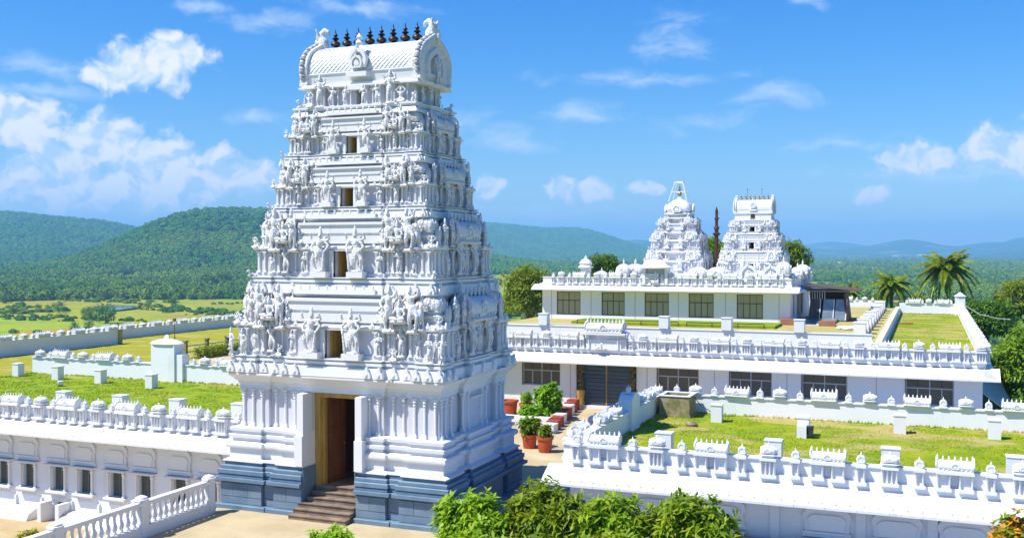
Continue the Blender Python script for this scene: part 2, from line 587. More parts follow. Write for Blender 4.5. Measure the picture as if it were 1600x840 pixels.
# ------------------------------------------------------------------ stucco figures: one continuous skin each
def skin(tubes, balls, voxel=.0135, faces=2600):
    mb = MB()
    for pts, rad in tubes:
        mb.tube(pts, rad, 8)
        for p, r in zip(pts, rad if hasattr(rad, '__len__') else [rad] * len(pts)):
            mb.ball(p, r * .98, 8, 5)
    for c, r in balls:
        mb.ball(c, r, 10, 7)
    me = mb.mesh('figure', 'carved')
    o = bpy.data.objects.new('figure_work', me)
    COL.objects.link(o)
    md = o.modifiers.new('r', 'REMESH')
    md.mode = 'VOXEL'
    md.voxel_size = voxel
    sm = o.modifiers.new('s', 'SMOOTH')
    sm.iterations = 1
    dc = o.modifiers.new('d', 'DECIMATE')
    bpy.context.view_layer.update()
    n = len(o.evaluated_get(bpy.context.evaluated_depsgraph_get()).data.polygons)
    dc.ratio = min(1.0, faces / max(1, n) * .55)
    bpy.context.view_layer.update()
    dg = bpy.context.evaluated_depsgraph_get()
    out = bpy.data.meshes.new_from_object(o.evaluated_get(dg), depsgraph=dg)
    bpy.data.objects.remove(o)
    out.name = 'figure'
    out.polygons.foreach_set('use_smooth', [True] * len(out.polygons))
    return out


def body(hip=0.0, lean=0.0, legs=None, arms=(), skirt=True, crown=.17, halo=False, club=None, scale_head=1.0):
    T, B = [], []
    hx = hip
    legs = legs or [[(.055 + hx, 0, .50), (.075 + hx, -.02, .27), (.06, 0, .03)], [(-.055 + hx, 0, .50), (-.07 + hx, -.01, .27), (-.065, 0, .03)]]
    for L in legs:
        T.append((L, [.062, .046, .032]))
        B.append(((L[2][0], L[2][1] - .035, L[2][2] - .005), (.03, .06, .022)))
    T.append(([(hx, 0, .49), (hx * .5, 0, .59), (lean * .7, 0, .70), (lean, 0, .765)], [.088, .068, .088, .07]))
    if skirt:
        T.append(([(hx, 0, .52), (hx, -.005, .44), (hx, -.005, .36)], [.10, .105, .09]))
        T.append(([(hx, -.07, .50), (hx, -.085, .36), (hx, -.07, .22)], [.03, .03, .022]))
    T.append(([(lean, 0, .77), (lean, 0, .82)], [.034, .034]))
    hc = (lean, -.008, .865)
    B.append((hc, (.047 * scale_head, .052 * scale_head, .060 * scale_head)))
    B.append(((lean, -.060, .858), (.012, .014, .016)))
    for s in (-1, 1):
        B.append(((lean + s * .05, 0, .855), (.012, .018, .026)))
        B.append(((lean + s * .085, 0, .755), (.045, .045, .04)))
    T.append(([(lean, 0, .905), (lean, 0, .905 + crown * .4), (lean, 0, .905 + crown * .75), (lean, 0, .905 + crown)], [.052, .046, .028, .010]))
    for s, e, h in arms:
        sh = (lean + s * .10, 0, .755)
        T.append(([sh, e, h], [.040, .031, .022]))
        B.append((h, (.026, .028, .030)))
    if halo:
        ring = [(lean + .16 * math.cos(a), .05, .80 + .17 * math.sin(a)) for a in [R(-30 + 240 * i / 14) for i in range(15)]]
        T.append((ring, .024))
        B.append(((lean, .06, .80), (.14, .022, .15)))
    if club:
        T.append((club, [.02, .03, .045]))
    return T, B


def standing(**k):
    T, B = body(**k)
    T.append(([(-.12, 0, .0), (.12, 0, .0)], [.05, .05]))
    B.append(((0, 0, -.005), (.17, .10, .03)))
    return skin(T, B)


FIG = {}
FIG['guard'] = standing(hip=.03, lean=-.02, legs=[[(.09, 0, .50), (.15, -.04, .28), (.10, 0, .03)], [(-.03, 0, .50), (-.05, -.01, .27), (-.06, 0, .03)]],
                        arms=[(1, (.19, -.02, .60), (.13, -.10, .50)), (-1, (-.22, -.01, .62), (-.16, -.10, .47)), (1, (.21, .02, .80), (.20, -.03, .93)), (-1, (-.23, .02, .79), (-.22, -.03, .92))],
                        crown=.20, club=[(-.16, -.10, .50), (-.13, -.09, .25), (-.12, -.06, .05)])
FIG['hips'] = standing(hip=.035, lean=-.015, arms=[(1, (.20, .02, .62), (.10, -.05, .54)), (-1, (-.19, .01, .61), (-.10, -.09, .66))], crown=.13)
FIG['raised'] = standing(hip=-.02, lean=.015, arms=[(1, (.20, 0, .86), (.10, -.01, .99)), (-1, (-.19, -.02, .60), (-.11, -.10, .52))], crown=.13)
FIG['pray'] = standing(hip=-.03, lean=.02, arms=[(1, (.18, -.04, .62), (.03, -.13, .68)), (-1, (-.15, -.04, .62), (-.01, -.13, .68))], crown=.15)
FIG['dancer'] = standing(hip=.05, lean=-.03, legs=[[(.10, 0, .50), (.21, -.05, .34), (.13, 0, .06)], [(.0, 0, .50), (-.04, -.02, .27), (-.03, 0, .03)]],
                         arms=[(1, (.19, 0, .80), (.25, -.03, .94)), (-1, (-.20, -.02, .66), (-.27, -.08, .76))], crown=.12)
FIG['halo'] = standing(hip=.0, lean=0, arms=[(1, (.16, -.02, .60), (.11, -.10, .66)), (-1, (-.16, -.02, .60), (-.11, -.10, .66)), (1, (.20, .02, .76), (.21, -.02, .90)), (-1, (-.20, .02, .76), (-.21, -.02, .90))], crown=.16, halo=True)
# seated on a low throne under an arch
T_, B_ = body(legs=[[(.06, 0, .50), (.20, -.14, .50), (.02, -.20, .47)], [(-.06, 0, .50), (-.20, -.14, .50), (-.02, -.22, .50)]],
              arms=[(1, (.19, -.03, .62), (.15, -.13, .55)), (-1, (-.19, -.03, .62), (-.10, -.14, .68))], skirt=False, crown=.16, halo=True)
T_ = [([tuple((x, y, z - .36) for x, y, z in [p])[0] for p in P_], r_) for P_, r_ in T_]
B_ = [((c[0], c[1], c[2] - .36), r_) for c, r_ in B_]
B_.append(((0, -.06, .05), (.25, .19, .075)))
FIG['seated'] = skin(T_, B_)
# kneeling bearer with both hands on the head
T_, B_ = body(legs=[[(.07, 0, .50), (.20, -.10, .44), (.14, .05, .37)], [(-.07, 0, .50), (-.20, -.10, .44), (-.14, .05, .37)]],
              arms=[(1, (.21, -.02, .86), (.07, -.01, .99)), (-1, (-.21, -.02, .86), (-.07, -.01, .99))], skirt=True, crown=.08, scale_head=1.15)
T_ = [([(p[0], p[1], max(p[2], .37) - .36) for p in P_], r_) for P_, r_ in T_]
B_ = [((c[0], c[1], max(c[2], .37) - .36), r_) for c, r_ in B_]
B_.append(((0, 0, .03), (.22, .15, .05)))
FIG['bearer'] = skin(T_, B_)
# recumbent lion for the corners
FIG['lion'] = skin([([(0, .28, .14), (0, .05, .17), (0, -.18, .24)], [.11, .12, .11]), ([(0, -.18, .26), (0, -.26, .42)], [.09, .08]),
                    ([(.09, -.20, .18), (.10, -.34, .05)], [.05, .035]), ([(-.09, -.20, .18), (-.10, -.34, .05)], [.05, .035]),
                    ([(.11, .26, .12), (.15, .08, .05)], [.07, .04]), ([(-.11, .26, .12), (-.15, .08, .05)], [.07, .04]),
                    ([(0, .38, .15), (.05, .46, .30), (0, .42, .46)], [.03, .025, .03])],
                   [((0, -.30, .46), (.10, .11, .11)), ((0, -.41, .43), (.06, .06, .055)), ((.08, -.27, .56), .03), ((-.08, -.27, .56), .03), ((0, .05, .02), (.17, .42, .03))], faces=1100)

# ------------------------------------------------------------------ shared ornaments
KAL = [(.16, 0), (.30, .03), (.30, .06), (.14, .10), (.12, .15), (.34, .22), (.40, .30), (.34, .38), (.15, .45), (.11, .49), (.26, .54), (.27, .58), (.11, .64), (.09, .67), (.18, .71), (.17, .75), (.08, .80), (.05, .86), (.02, 1.0)]
kalasha_mesh = MB().lathe([(r * .62, z) for r, z in KAL], 12).mesh('finial', 'bronze', True)
kalasha_gold = MB().lathe([(r * .62, z) for r, z in KAL], 10).mesh('finial', 'gold', True)
DOMEP = [(.47, 0), (.47, .05), (.42, .06), (.42, .19), (.56, .21), (.60, .26), (.50, .30), (.42, .33), (.42, .36), (.50, .39), (.545, .49), (.54, .60), (.47, .72), (.34, .81), (.18, .86), (.07, .88)]
SMALLFIN = [(.05, .86), (.10, .90), (.05, .94), (.085, .99), (.04, 1.05), (.012, 1.14)]


def dome_mesh(mat='carved', bodyh=0.0):
    mb = MB()
    mb.lathe(DOMEP, 24, sq=4.5)
    for k in range(8):
        a = (k + .5) * math.pi / 4
        rr_ = .52 * (abs(math.cos(a)) ** 6.5 + abs(math.sin(a)) ** 6.5) ** (-1 / 6.5)
        mb.tube([(rr_ * q * math.cos(a), rr_ * q * math.sin(a), z) for q, z in ((.98, .40), (1.06, .49), (1.05, .60), (.92, .72), (.67, .81), (.3, .87))], .030, 5)
    mb.lathe([(.50, .385), (.56, .40), (.50, .415)], 24, sq=4.5)
    mb.lathe(SMALLFIN, 8)
    for k in range(4):
        a = k * math.pi / 2
        t = MB().nasi(0, -.50, .36, .34, .40, .07)
        mb.add([(x * math.cos(a) - y * math.sin(a), x * math.sin(a) + y * math.cos(a), z) for x, y, z in t.v], t.f)
    return mb.mesh('miniature_dome', mat, True)


def barrel_mesh(L=2.2, fins=5, mat='carved', small=True):
    """waggon roof of unit width, length L along x, height about 0.8 plus finials"""
    sec = [(.48, 0), (.60, .03), (.61, .08), (.50, .12), (.46, .16), (.53, .26), (.54, .40), (.47, .54), (.34, .65), (.17, .72), (0, .75)]
    sec = [(-y, z) for y, z in sec] + [(y, z) for y, z in sec[-2::-1]]
    mb = MB()
    mb.loft([[(-L / 2, y, z) for y, z in sec], [(L / 2, y, z) for y, z in sec]])
    for s in (-1, 1):
        t = MB().nasi(0, -L / 2 - .0, .10, 1.12, .90, .07, side=s)
        mb.add(t.v, t.f)
        mb.lathe([(.06, .78), (.09, .84), (.05, .90), (.075, .97), (.03, 1.05), (.01, 1.14)], 7, (s * (L / 2 - .03), 0, 0))
    for k in range(fins):
        x = -L / 2 + L * (k + 1) / (fins + 1)
        mb.lathe([(.05, .70), (.05, .77), (.085, .82), (.045, .88), (.065, .93), (.012, 1.03)], 7, (x, 0, 0))
    mb.nasi(0, -.50, .14, .52, .56, .08)
    t = MB().nasi(0, -.50, .14, .52, .56, .08)
    mb.add([(-x, -y, z) for x, y, z in t.v], t.f)
    # row of scallops along the eaves
    k = int(L / .26)
    for i in range(k):
        x = -L / 2 + L * (i + .5) / k
        if abs(x) > .3:
            mb.ball((x, -.53, .19), (.07, .05, .055), 6, 4)
    return mb.mesh('miniature_barrel', mat, True)


def small_arch_mesh(mat='carved'):
    mb = MB()
    mb.lathe([(.40, 0), (.48, .05), (.44, .10), (.36, .14), (.43, .30), (.42, .48), (.33, .64), (.18, .74), (.06, .78), (.09, .84), (.05, .90), (.012, 1.05)], 12, sq=1.2, sy=.75)
    mb.nasi(0, -.26, .08, .72, .74, .08)
    return mb.mesh('miniature_arch', mat, True)


dome_me = dome_mesh()
barrel_me = barrel_mesh()
barrel_short_me = barrel_mesh(1.5, 3)
arch_me = small_arch_mesh()


def pilaster_mesh(name='pilaster', mat='white'):
    mb = MB()
    mb.box(-.62, .62, -.62, .62, 0, .05)
    mb.box(-.5, .5, -.5, .5, .05, .10)
    mb.lathe([(.50, .10), (.36, .12), (.34, .72), (.42, .745), (.34, .76), (.34, .78), (.50, .80), (.54, .825), (.40, .845), (.34, .86), (.62, .885), (.66, .905), (.50, .92)], 10)
    mb.box(-.42, .42, -.42, .42, .92, .95)
    mb.box(-.85, .85, -.55, .55, .95, 1.0)
    return mb.mesh(name, mat, True)


pil_me = pilaster_mesh()
knob_me = MB().lathe([(.04, 0), (.05, .03), (.025, .07), (.05, .11), (.03, .15)], 6).mesh('baluster', 'white', True)


def bay_plan(W, D, p=.16, fx=(.47, .71), fy=(.34, .68), xin=None):
    """plan of a tower storey with projecting bays, counter-clockwise from front left; xin cuts it to the right half from x = xin"""
    a, b = fx[0] * W, fx[1] * W
    c, d = fy[0] * D, fy[1] * D
    right = [(a, -D), (a, -D + p), (b, -D + p), (b, -D), (W, -D), (W, -d), (W - p, -d), (W - p, -c), (W + .02, -c)]
    right += [(x, -y) for x, y in right[::-1]]
    if xin is not None:
        return [(xin, -D)] + right + [(xin, D)]
    left = [(-x, -y) for x, y in right]
    return right + left


def mirror_x(plan):
    return [(-x, y) for x, y in plan[::-1]]


def halves(mb, W, D, p, xin, profile):
    pl = bay_plan(W, D, p, xin=xin)
    n = len(pl)
    mb.sweep(pl, profile, flat=(n - 1,))
    pm = mirror_x(pl)
    mb.sweep(pm, profile, flat=(n - 1,))
    return mb


def tower_tier(root, W, D, z, W2, D2, z2, p, seed, fine=True, door=.42, statues=True, first=False, frontdoor=True):
    """one storey: cornice slab, pillared wall, row of miniature shrines with figures, recessed neck below the next cornice"""
    rg = random.Random(seed)
    H = z2 - z
    zf, zw, zk = z + .22 * H, z + .57 * H, z + .66 * H
    tier = put('storey', None, root, (0, 0, z))
    o = -z
    mb = MB()
    # lip and rolled cornice
    pl = bay_plan(W, D, p)
    c = .22 * H
    mb.sweep(pl, [(-.30, 0 + .0), (-.02, .0), (.0, .02), (.0, .055), (-.03, .06), (-.05, .12 * c / .22), (-.10, .45 * c), (-.20, .62 * c), (-.22, .66 * c), (-.12, .70 * c), (-.12, .84 * c), (-.20, .86 * c), (-.20, .93 * c), (-.10, .95 * c), (-.10, c)])
    mb.build('cornice', 'white', tier, smooth=True)
    # wall with doorway front and back
    mb = MB()
    Ww, Dw = W - .33, D - .33
    dh = .36 * H
    if frontdoor:
        halves(mb, Ww, Dw, p, door, [(0.06, zf + o), (0.06, zf + o + .05 * H), (0, zf + o + .055 * H), (0, zf + o + dh)])
    else:
        mb.sweep(bay_plan(Ww, Dw, p), [(0.06, zf + o), (0.06, zf + o + .05 * H), (0, zf + o + .055 * H), (0, zf + o + dh)])
    mb.build('wall', 'tower_wall_shaded', tier)
    # kapota over the wall and neck behind the shrines, then the frieze that carries the next cornice
    mb = MB()
    pl = bay_plan(Ww, Dw, p)
    kz = zw + o
    ov = .13 * (H / 3.0) ** .5
    mb.sweep(pl, [(-.3, kz), (.04, kz), (.06, kz + .01 * H), (ov, kz + .02 * H), (ov + .01, kz + .035 * H), (ov * .72, kz + .06 * H), (ov * .33, kz + .085 * H), (-.02, kz + .09 * H), (-.3, kz + .091 * H)])
    mb.build('ledge', 'white', tier, smooth=True)
    mb = MB()
    Wn, Dn = W2 - .46, D2 - .46
    mb.sweep(bay_plan(Wn, Dn, p), [(0, kz + .085 * H), (0, H - .13 * H), (.08, H - .12 * H), (.08, H - .09 * H), (.18, H - .075 * H), (.24, H - .03 * H), (.36, H - .004), (0, H + .002)])
    mb.build('neck', 'tower_wall_shaded', tier, smooth=True)
    # door bay: jamb piers, lintel, stepped panel above
    if frontdoor:
        yb = -Dw - .02
        mb = MB()
        for s in (-1, 1):
            mb.box(min(s * door, s * (door + .16)), max(s * door, s * (door + .16)), yb - .08, yb + .10, zf + o, zf + o + dh)
        mb.box(-door - .24, door + .24, yb - .12, yb + .10, zf + o + dh + .002, kz + .0)
        mb.build('door_frame', 'white', tier)
        mb = MB()
        bw = .43 * W
        mb.box(-bw, bw, -Dw - .12, -Dn + .05, kz + .095 * H, kz + .20 * H)
        mb.box(-bw * .97, bw * .97, -Dw - .02, -Dn + .05, kz + .20 * H, kz + .235 * H)
        mb.box(-bw, bw, -Dw - .10, -Dn + .05, kz + .235 * H, H - .085 * H)
        mb.box(-bw * 1.03, bw * 1.03, -Dw - .16, -Dn + .04, H - .085 * H, H - .05 * H)
        mb.build('panel', 'white', tier)
        # dim recess behind the opening with a half-open leaf
        mb = MB()
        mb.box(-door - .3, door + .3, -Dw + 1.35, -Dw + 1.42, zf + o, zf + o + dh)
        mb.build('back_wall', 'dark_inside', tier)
        mb = MB()
        mb.box(-door - .02, -door + .08, -Dw + .30, -Dw + 1.2, zf + o + .01, zf + o + dh - .02)
        mb.build('door_leaf', 'gold_wood', tier)
        # balcony balusters in front of the next opening
        k = 9
        for i in range(k):
            put('baluster', knob_me, tier, ((-.38 + .76 * i / (k - 1)) * W2, -D2 - .06, H + .15 * (z2 - z) * .4 + .001))
        mb = MB()
        mb.box(-.40 * W2, .40 * W2, -D2 - .10, -D2 + .1, H + .004, H + .15 * (z2 - z) * .4)
        mb.build('balcony', 'white', tier)

    # arch reliefs standing on the rolled cornice
    na = MB().plate([(-.15, 0), (.15, 0), (.155, .10), (.12, .20), (.06, .26), (.055, .34), (.03, .40), (-.03, .40), (-.055, .34), (-.06, .26), (-.12, .20), (-.155, .10)], -.06, .03).ball((0, -.06, .11), (.07, .035, .08), 8, 5).mesh('arch_relief', 'white', True)
    spots = [.33, .44, .55, .66, .76, .86, .96] if first else [.50, .80, .95]
    for s in (-1, 1):
        for fr in spots:
            put('arch_relief', na, tier, (s * fr * W, -D + (p if .47 < fr < .71 else 0) - .01, .05), 0, H / 3.0)
        for fr in ((-.9, -.75, -.3, .0, .3, .75, .9) if first else (-.9, -.3, .3, .9)):
            put('arch_relief', na, tier, (s * (W - (0 if abs(fr) > .68 or abs(fr) < .34 else p)), fr * D, .05), s * math.pi / 2, H / 3.0)

    # pilasters
    ph = zw - zf - .06 * H
    pw = .135 * (H / 3.0) ** .5

    def pil(x, y, rz=0.0):
        put('pilaster', pil_me, tier, (x, y, zf + o + .055 * H), rz, (pw, pw, ph))
    for s in (-1, 1):
        for fr, yy in ((.40, 0), (.50, p), (.56, p), (.66, p), (.73, 0), (.79, 0), (.90, 0), (.97, 0)):
            pil(s * fr * Ww, -Dw + yy - .03)
        for fr in (-.95, -.84, -.70, -.36, -.18, .18, .36, .70, .84, .95):
            pil(s * (Ww + .03), fr * Dw, s * math.pi / 2)

    # row of shrines
    zs = kz + .088 * H
    kw = .148 * W
    hk = .45 * H

    def shrine(me, x, y, wdt, hh, rz=0.0, dep=None):
        put('miniature_shrine', me, tier, (x, y, zs), rz, (wdt, dep or wdt, hh))
    for s in (-1, 1):
        for t in (-1, 1):
            shrine(dome_me, s * (W - .36 - kw * .62), t * (D - .36 - kw * .62), kw * 1.04, hk * .90)
        shrine(arch_me, s * .415 * W, -Dw + .10, kw * .72, hk * .80)
        shrine(barrel_short_me, s * .60 * W, -Dw + .20, kw * .62, hk * .82)
        shrine(barrel_me, s * (Ww - .02), 0, D * .30, hk * .92, s * math.pi / 2, W * .16)
        for t in (-1, 1):
            shrine(arch_me, s * (Ww - .08), t * .50 * D, kw * .62, hk * .76, s * math.pi / 2)

    # small reliefs along the ledge and slim columns on the neck
    kr = H / 3.0
    for s in (-1, 1):
        for fr in (.38, .46, .54, .66, .74, .82, .90, .98):
            put('arch_relief', na, tier, (s * fr * Ww, -Dw + (p if .47 < fr < .71 else 0) - ov * .80, kz + .035 * H), 0, kr * .62)
        for fr in (-.92, -.72, -.5, -.25, 0, .25, .5, .72, .92):
            put('arch_relief', na, tier, (s * (Ww - (p if .34 < abs(fr) < .68 else 0) + ov * .80), fr * Dw, kz + .035 * H), s * math.pi / 2, kr * .62)
        for fr in (.52, .60, .68, .78, .88, .97):
            put('pilaster', pil_me, tier, (s * fr * Wn, -Dn + (p if .47 < fr < .71 else 0) - .02, kz + .10 * H), 0, (pw * .8, pw * .8, H * .20))
        for fr in (-.9, -.6, -.2, .2, .6, .9):
            put('pilaster', pil_me, tier, (s * (Wn + .02), fr * Dn, kz + .10 * H), s * math.pi / 2, (pw * .8, pw * .8, H * .20))
        # little shrines filling the gaps of the row
        shrine(dome_me, s * .735 * W, -Dw + .34, kw * .60, hk * .74)
        shrine(dome_me, s * .49 * W, -Dw + .40, kw * .60, hk * .78)
        for t in (-1, 1):
            shrine(dome_me, s * (Ww - .30), t * .36 * D, kw * .55, hk * .74)
            shrine(arch_me, s * (Ww - .02), t * .72 * D, kw * .5, hk * .62, s * math.pi / 2)
    # figures
    if not statues:
        return tier

    def fig(kind, x, y, zz, hgt, rz=0.0, name='statue'):
        put(name, FIG[kind], tier, (x, y, zz), rz, (hgt * .95 * rg.choice((-1, 1)) if kind in ('hips', 'raised', 'pray', 'dancer') else hgt, hgt, hgt))
    gh = min(.60 * H, 1.75)
    for s in (-1, 1):
        put('statue', FIG['guard'], tier, (s * (door + .46), -Dw - .30, zf + o + .08 * H), 0, (s * gh * 1.05, gh * .95, gh * .90))
        mbp = MB().box(-.36 * H / 3, .36 * H / 3, -.2, .2, 0, .075 * H)
        mbp.build('pedestal', 'white', tier, (s * (door + .46), -Dw - .24, zf + o + .001))
        k = rg.sample(['hips', 'raised', 'pray', 'dancer', 'halo'], 5)
        fig(k[0], s * .60 * W, -Dw - .10, zf + o + .06 * H, .34 * H)
        put('statue', FIG['seated'], tier, (s * .60 * W, -Dw - .22, zs + .02 * H), 0, .42 * H)
        fig('raised' if first else k[1], s * .505 * W, -Dw - .20, zs - .08 * H, .54 * H, .15 * s)
        fig(k[2], s * .70 * W, -Dw - .20, zs - .08 * H, .54 * H, -.15 * s)
        if first:
            fig(k[3], s * .86 * W, -D + .12, zf + o, .33 * H)
            fig('hips', s * .97 * W, -D + .10, zf + o, .34 * H, .5 * s)
            fig('bearer', s * .53 * W, -Dw - .05, zf + o, .24 * H)
        fig(k[4], s * .755 * W, -Dw - .06, zf + o + .05 * H, .27 * H)
        fig('pray', s * .40 * W, -Dw - .05, zf + o + .05 * H, .29 * H)
        fig(k[0], s * .785 * W, -Dw - .14, zs - .05 * H, .40 * H, .2 * s)
        fig('bearer', s * .44 * W, -Dw - .10, zs + .01 * H, .30 * H)
        fig('bearer', s * .93 * W, -Dw - .10, zs - .05 * H, .24 * H, .3 * s)
        put('lion', FIG['lion'], tier, (s * .955 * W, -D + .16, zf + o), s * .6, .17 * H)
        # flank
        q = s * math.pi / 2
        for fr, kd, zz, hh in ((-.22, 'guard', zf + o + .05 * H, .52 * H), (.22, 'guard', zf + o + .05 * H, .52 * H), (-.55, k[1], zf + o, .34 * H), (.55, k[3], zf + o, .34 * H),
                               (-.40, k[4], zs - .02 * H, .36 * H), (.40, k[2], zs - .02 * H, .36 * H), (-.62, k[0], zs - .02 * H, .34 * H), (.62, 'hips', zs - .02 * H, .34 * H), (0, 'halo', zf + o + .04 * H, .40 * H)):
            fig(kd, s * (Ww + .14 + (.06 if kd == 'guard' else 0)), fr * D, zz, hh, q)
    return tier


def great_roof(root, W, D, z, zr, fins=8, fin_mat=None, fin_h=.85, scale=1.0):
    """waggon-vaulted crown of a gate tower"""
    top = put('crown_roof', None, root, (0, 0, z))
    H = zr - z
    MB().box(-W, W, -D, D, 0, .07 * scale).build('eave', 'white', top)
    MB().box(-W * .97, W * .97, -D * .93, D * .93, .07 * scale, .16 * scale).build('eave_fillet', 'white', top)
    sec = []
    for i in range(13):
        a = R(-14) + R(104) * i / 12
        sec.append((D * .86 * math.cos(a) ** .85 if math.cos(a) > 0 else 0, .36 * H + (H * .64) * math.sin(a) if a > 0 else .36 * H + H * .64 * math.sin(a)))
    sec = [(D * .80, .16 * scale)] + [q for q in sec if q[1] > .17 * scale]
    full = [(-y, q) for y, q in sec] + [(y, q) for y, q in sec[-2::-1]]
    xe = W * .93
    mb = MB()
    mb.loft([[(-xe, y, q) for y, q in full], [(xe, y, q) for y, q in full]])
    mb.build('vault', 'white', top, smooth=True)
    # lattice of raised ribs over the vault
    mb = MB()
    cum = [0.0]
    for (a, b), (c, d) in zip(full[:-1], full[1:]):
        cum.append(cum[-1] + math.hypot(c - a, d - b))

    def on(s):
        s = max(0.0, min(cum[-1], s))
        for i in range(len(cum) - 1):
            if s <= cum[i + 1]:
                k = (s - cum[i]) / (cum[i + 1] - cum[i])
                a, b = full[i], full[i + 1]
                y, q = a[0] + (b[0] - a[0]) * k, a[1] + (b[1] - a[1]) * k
                n = Vector((0, -(b[1] - a[1]), b[0] - a[0])).normalized()
                return Vector((0, y, q)) + n * .012 * scale
        return Vector((0, full[-1][0], full[-1][1]))
    s0, s1 = cum[-1] * .10, cum[-1] * .455
    step = .20 * scale
    run = s1 - s0
    for sgn in (-1, 1):
        for back in (False, True):
            x = -xe - run
            while x < xe + run:
                pts = []
                for k in range(11):
                    xx = x + sgn * run * (k / 10 - .5)
                    if abs(xx) <= xe - .12:
                        ss = s0 + run * k / 10
                        q = on(cum[-1] - ss if back else ss)
                        pts.append((xx, q.y, q.z))
                if len(pts) > 2:
                    mb.tube(pts, .017 * scale, 4)
                x += step
    for back in (False, True):
        for ss, rr in ((s0 - .05, .03), (s1 + .04, .045), (cum[-1] * .485, .03)):
            q = on(cum[-1] - ss if back else ss)
            mb.tube([(-xe, q.y, q.z), (xe, q.y, q.z)], rr * scale, 6)
    mb.build('lattice', 'white', top)
    # horseshoe gable at both ends with beaded rim and monster-head crest
    for s in (-1, 1):
        g = put('gable', None, top, (s * xe, 0, 0))
        out = [(-D * .80, .02), (-D * .92, .10 * H)]
        for i in range(17):
            a = R(200) - R(220) * i / 16
            out.append((D * .94 * math.cos(a), .46 * H + .62 * H * math.sin(a) + (.12 * H if i == 8 else .035 * H if i in (7, 9) else 0)))
        out += [(D * .92, .10 * H), (D * .80, .02)]

        def shr(k, dz=0.0):
            return [(y * k, .40 * H + (q - .40 * H) * k + dz) for y, q in out]
        th = .22 * scale
        rings = [[(x * s, y * s, q) for y, q in pp] for x, pp in ((-.12, out), (th, out), (th + .05, shr(.95)), (th + .05, shr(.86)), (th - .06, shr(.82)), (th - .06, shr(.60)), (th + .03, shr(.57)), (th + .03, shr(.40)), (th - .16, shr(.37)))]
        MB().loft(rings).build('arch', 'carved', g, smooth=True)
        mb = MB()
        for y, q in out[2:-2]:
            for k in (0, 1):
                mb.ball((s * th * .4, y * 1.03, q + .02), (.11 * scale, .075 * scale, .085 * scale), 8, 5)
        for i in range(len(out) - 5):
            a, b = out[2 + i], out[3 + i]
            mb.ball((s * th * .4, (a[0] + b[0]) / 2 * 1.03, (a[1] + b[1]) / 2 + .02), (.10 * scale, .065 * scale, .07 * scale), 8, 5)
        mb.build('bead_rim', 'carved', g, smooth=True)
        zc = 1.06 * H
        c = scale
        crest = skin([([(0, 0, zc - .1 * c), (s * -.02 * c, 0, zc + .25 * c), (s * .10 * c, 0, zc + .5 * c)], [.26 * c, .24 * c, .17 * c]),
                      ([(s * .10 * c, 0, zc + .5 * c), (s * -.1 * c, 0, zc + .72 * c), (s * -.26 * c, 0, zc + .66 * c), (s * -.30 * c, 0, zc + .52 * c)], [.15 * c, .12 * c, .09 * c, .05 * c]),
                      ([(s * .12 * c, .14 * c, zc + .5 * c), (s * .16 * c, .26 * c, zc + .75 * c)], [.08 * c, .03 * c]), ([(s * .12 * c, -.14 * c, zc + .5 * c), (s * .16 * c, -.26 * c, zc + .75 * c)], [.08 * c, .03 * c]),
                      ([(s * .2 * c, 0, zc + .30 * c), (s * .34 * c, 0, zc + .1 * c), (s * .30 * c, 0, zc - .25 * c)], [.13 * c, .09 * c, .05 * c])],
                     [((s * .16 * c, .13 * c, zc + .42 * c), .085 * c), ((s * .16 * c, -.13 * c, zc + .42 * c), .085 * c), ((s * .24 * c, 0, zc + .30 * c), .12 * c)], voxel=.03 * c, faces=900)
        put('crest', crest, g)
        put('statue', FIG['halo'], g, (s * (th + .10 * c), 0, .05 * H), s * math.pi / 2, .62 * H)
    # arched dormer in the middle of the long sides
    for s in (-1, 1):
        d = put('dormer', None, top, (0, 0, 0), 0 if s < 0 else math.pi)
        MB().nasi(0, -D * .90, .30 * H, .30 * W, .62 * H, .16 * scale).build('arch', 'white', d, smooth=True)
        MB().nasi(0, -D * .90 - .10 * scale, .32 * H, .19 * W, .40 * H, .12 * scale).build('inner_arch', 'white', d, smooth=True)
        MB().box(-.17 * W, .17 * W, -D * .90 - .22 * scale, -D * .5, .20 * H, .30 * H).build('ledge', 'white', d)
        MB().lathe([(.11 * scale, 0), (.16 * scale, .08 * scale), (.08 * scale, .2 * scale), (.13 * scale, .3 * scale), (.02 * scale, .48 * scale)], 8, (0, -D * .86, .90 * H)).build('knob', 'white', d, smooth=True)
    # metal pot finials on the ridge
    for i in range(fins):
        f = (i + .5) / fins
        put('finial', fin_mat or kalasha_mesh, top, ((-.80 + 1.60 * f) * W, 0, H - .03), 0, (fin_h, fin_h, fin_h))
    return top

# ------------------------------------------------------------------ the entrance gate tower
CX, CY = -20.78, 36.29
gop = thing('temple_gateway_tower', (CX, CY, 0), 'tall white stepped temple gateway tower with carved figures, blue stone plinth and dark ridge finials', 'temple tower')
DW = 1.15
W0, D0 = 4.62, 3.32
FX = (.47, .71)

